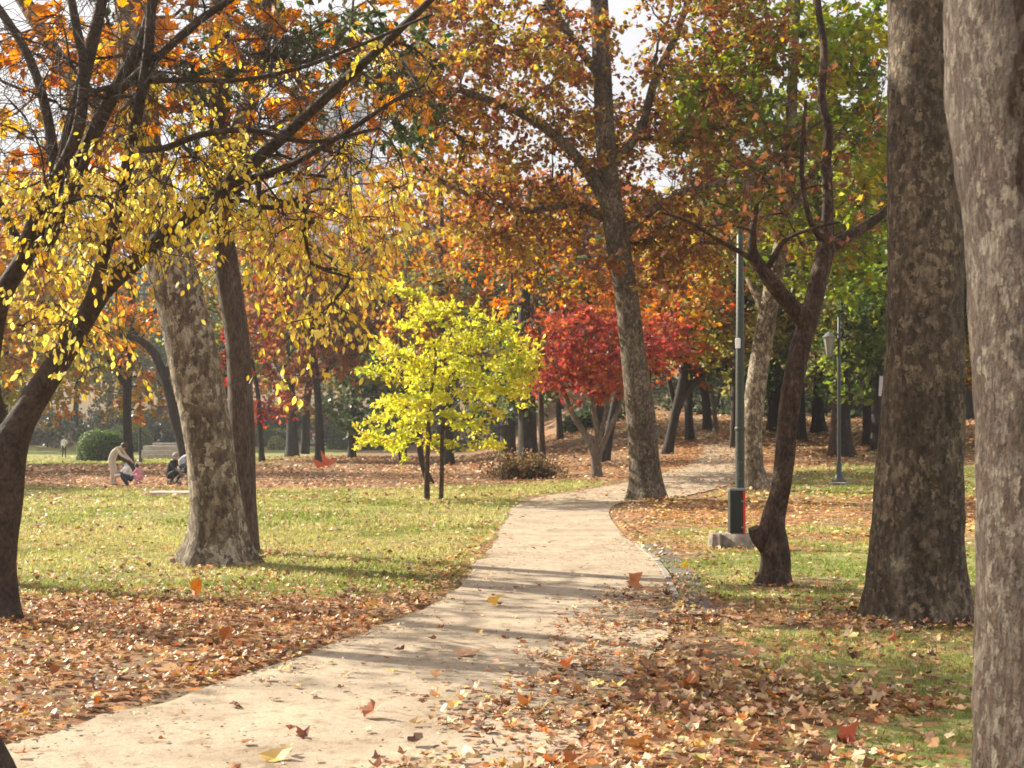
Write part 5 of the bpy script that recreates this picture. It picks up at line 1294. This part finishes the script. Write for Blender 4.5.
pink = cloth('pink_cloth', (.60, .26, .34)); navy = cloth('navy_cloth', (.035, .045, .08)); shoe = cloth('dark_shoe', (.04, .035, .03)); grey = cloth('grey_cloth', (.35, .36, .38))
person('person in beige bending forward with arms stretched towards a crouching child', tuple(G(113, 487)), R(-8),
       dict(pel=(-.06, 0, .92), spi=(.02, 0, 1.09), che=(.17, 0, 1.23), nek=(.28, 0, 1.30), hea=(.38, 0, 1.31), cro=(.42, 0, 1.37), nos=(.44, 0, 1.25),
            shl=(.20, .17, 1.25), ell=(.36, .19, 1.03), wrl=(.54, .16, .88), shr=(.20, -.17, 1.25), elr=(.38, -.19, 1.04), wrr=(.58, -.15, .92), hil=(-.05, .09, .89), hir=(-.05, -.09, .89)), [beige, tan_, SK, shoe], 1.0, HAIR)
cr = dict(pel=(-.16, 0, .26), spi=(-.10, 0, .44), che=(-.01, 0, .63), nek=(.04, 0, .74), hea=(.09, 0, .85), cro=(.09, 0, .93), nos=(.165, 0, .82),
          shl=(.0, .16, .69), ell=(.14, .20, .50), wrl=(.34, .14, .42), shr=(.0, -.16, .69), elr=(.14, -.20, .50), wrr=(.34, -.14, .40),
          hil=(-.14, .10, .26), knl=(.20, .17, .46), anl=(-.02, .14, .08), tol=(.14, .16, .04), hir=(-.14, -.10, .26), knr=(.20, -.17, .46), anr=(-.02, -.14, .08), tor=(.14, -.16, .04))
person('small child in a pink and white outfit crouching before the bending adult', tuple(G(127, 487)), R(-150), cr, [white, navy, SK, shoe], .95, HAIR)
person('second child in pink crouching just behind the bending adult', tuple(G(138, 484)), R(170), cr, [pink, pink, SK, shoe], .72, HAIR, .05)
person('grey haired person in black crouching beside a pushchair by the mottled trunk', tuple(G(174, 485)), R(-20), cr, [black, black, SK, shoe], 1.12, GHAIR)
person('distant person in a white top and dark trousers with long dark hair', tuple(G(64, 458)), R(-60), dict(knl=(.08, .09, .5), anl=(.14, .09, .09), tol=(.3, .1, .04), knr=(-.02, -.09, .5), anr=(-.16, -.1, .12), tor=(.0, -.1, .04), ell=(.1, .22, 1.16), wrl=(.22, .12, 1.2)), [white, black, SK, shoe], 1.0, HAIR, .22)
ge = bpy.data.objects['stone_steps'].location; kk_ = ge[1] / F
person('person in a dark jacket seated on top of the pale steps', (ge[0] - 36 * kk_, ge[1] + 4.25, ge[2] + 13.8 * kk_ + .16 - .24), R(-160),
       dict(pel=(0, 0, .36), spi=(.02, 0, .55), che=(.08, 0, .76), nek=(.12, 0, .88), hea=(.17, 0, .99), cro=(.17, 0, 1.07), nos=(.25, 0, .97), shl=(.08, .17, .82), ell=(.16, .22, .58), wrl=(.34, .10, .50), shr=(.08, -.17, .82), elr=(.16, -.22, .58), wrr=(.34, -.10, .50),
            hil=(.02, .1, .34), knl=(.44, .12, .40), anl=(.5, .12, .30), tol=(.66, .12, .28), hir=(.02, -.1, .34), knr=(.44, -.12, .40), anr=(.5, -.12, .30), tor=(.66, -.12, .28)), [navy, navy, SK, shoe], 1.0, HAIR)

# pushchair
g = G(184, 487)
root = thing('pushchair', 'dark pushchair parked against the left of the mottled trunk', 'pushchair', tuple(g), R(-15))
mb = MB()
for s in (-.22, .22):
    mb.tube([(-.35, s, .12), (.0, s, .45), (.35, s, .95), (.45, s, 1.02)], .014, 8); mb.tube([(.35, s, .12), (.0, s, .45), (-.2, s, .62)], .014, 8)
mb.tube([(.45, -.22, 1.02), (.45, .22, 1.02)], .017, 8); mb.tube([(-.35, -.22, .12), (-.35, .22, .12)], .012, 8); mb.tube([(.35, -.22, .12), (.35, .22, .12)], .012, 8)
mb.build('frame', M_CAP, root)
mb = MB(); mb.box((-.02, 0, .50), (.42, .38, .06), bev=.02, ry=.1); mb.box((.20, 0, .74), (.06, .38, .5), bev=.02, ry=.35); mb.build('seat', black, root, smooth=False)
mb = MB()
vs = []; nA_ = 9; nB_ = 8
for i_ in range(nA_):
    a = i_ / (nA_ - 1) * PI * .62 + .1
    for j_ in range(nB_): b_ = j_ / (nB_ - 1) * PI; vs.append((.18 - math.sin(a) * .34 * math.sin(b_) ** .3, -math.cos(b_) * .21, .78 + math.cos(a) * .28 * math.sin(b_) ** .5 + .02))
f = []; c = []
for i_ in range(nA_ - 1):
    for j_ in range(nB_ - 1): f += [i_ * nB_ + j_, i_ * nB_ + j_ + 1, (i_ + 1) * nB_ + j_ + 1, (i_ + 1) * nB_ + j_]; c.append(4)
mb.add(vs, f, c); mb.build('hood', grey, root)
for (x_, y_) in ((-.35, -.24), (-.35, .24), (.35, -.24), (.35, .24)):
    mb = MB(); th = np.linspace(0, 2 * PI, 21)
    mb.tube(np.c_[x_ + .11 * np.cos(th), np.full(21, y_), .12 + .11 * np.sin(th)], .016, 6, False)
    for a in range(3): mb.tube([(x_ - .1 * math.cos(a * PI / 3), y_, .12 - .1 * math.sin(a * PI / 3)), (x_ + .1 * math.cos(a * PI / 3), y_, .12 + .1 * math.sin(a * PI / 3))], .006, 5)
    mb.build('wheel', M_BLK, root)

# ------------------------------------------------------------------ single leaves that stand out
def one_leaf(label, px, py, wpx, col, up=.2, shape='lobed', yaw=0., Yf=None, roll=0.):
    g = G(px, py) if Yf is None else P(px, py, Yf)
    s = wpx / F * g[1]
    r = np.random.default_rng(int(px * 7 + py))
    ax = np.array([[math.cos(yaw) * (1 - up), math.sin(yaw) * (1 - up), up]]); nr = np.array([[math.sin(roll) * .6 + .01, -up * 1.6, 1 - up * .8]])
    v, f, c, own = crumple(np.array([[0, 0, .004]]), ax, nr, np.array([s]), shape, r, .35, .05)
    v[:, 2] -= v[:, 2].min() if Yf is None else 0
    me = make_mesh('fallen_leaf', v, f, c, False, [M_FALLEN], None, np.array([col]) * r.normal(1, .07, (len(c), 1)))
    o = link('fallen_leaf', me, None, tuple(g + np.array([0, 0, .016 if Yf is None else 0])))
    tag(o, label, 'leaf'); return o
OR_, RU_, YE_, TA_ = (.70, .24, .03), (.42, .12, .05), (.78, .50, .04), (.52, .30, .15)
one_leaf('big tan orange leaf standing up on the path in the shadow streaks', 630, 592, 21, (.50, .20, .08), .5, 'lobed', yaw=.5, roll=1)
one_leaf('upright bright orange leaf on the ground right of the mottled trunk foot', 196, 600, 22, OR_, .92, 'oval', yaw=1.2)
one_leaf('red brown leaf drifting down before the leafy ground left of the yellow tree', 318, 470, 22, (.45, .10, .04), .25, yaw=.2, Yf=9.0)
one_leaf('dark orange leaf on the litter left of the path, by a long shadow', 222, 646, 18, (.52, .17, .04), .6, 'dry', yaw=.4)
one_leaf('bright red orange leaf lying where the path meets the dense litter', 562, 673, 17, (.72, .18, .04), .4, yaw=.5)
one_leaf('flat golden leaf alone on the shadowed part of the path', 488, 608, 18, (.74, .42, .04), .1, yaw=.1)
one_leaf('golden leaf on the litter edge left of the path', 370, 612, 14, (.74, .44, .05), .6, yaw=.9)
one_leaf('pale yellow leaf at the very bottom edge of the path', 262, 765, 32, (.66, .44, .14), .2, 'dry', yaw=.2)
one_leaf('flat yellow leaf in the grass right of the leftmost tree', 140, 603, 15, YE_, .15, yaw=.3)
one_leaf('red leaf curling up on the litter at the lower right', 842, 752, 26, (.5, .12, .06), .5, yaw=.2)
one_leaf('dark red leaf standing in litter before the huge trunk', 893, 648, 12, RU_, .7, yaw=.9)
one_leaf('curled brown leaf in the middle of the sunlit path', 365, 722, 24, (.34, .13, .06), .3, 'dry', yaw=-.3)
one_leaf('wide flat tan leaf on the path near its shadow lines', 455, 658, 30, (.48, .26, .14), .12, 'dry', yaw=.1)
one_leaf('small dark crumpled leaf on the pale path near the bottom', 300, 742, 15, (.24, .10, .06), .4, yaw=.6)
one_leaf('yellow leaf touching the grey gutter beside the lawn', 683, 572, 10, YE_, .6, yaw=.6)

# ------------------------------------------------------------------ haze
HZ_ON = True
if HZ_ON:
    mb = MB(); mb.box((0, 160, 24), (640, 480, 58))
    m = bpy.data.materials.new('haze'); m.use_nodes = True; n = m.node_tree.nodes; l = m.node_tree.links
    n.remove(n['Principled BSDF'])
    pv = n.new('ShaderNodeVolumePrincipled'); pv.inputs['Color'].default_value = (.93, .95, 1, 1); pv.inputs['Density'].default_value = .0004; pv.inputs['Anisotropy'].default_value = .4
    l.new(pv.outputs[0], n['Material Output'].inputs['Volume'])
    tag(mb.build('haze', m, smooth=False), kind='stuff')
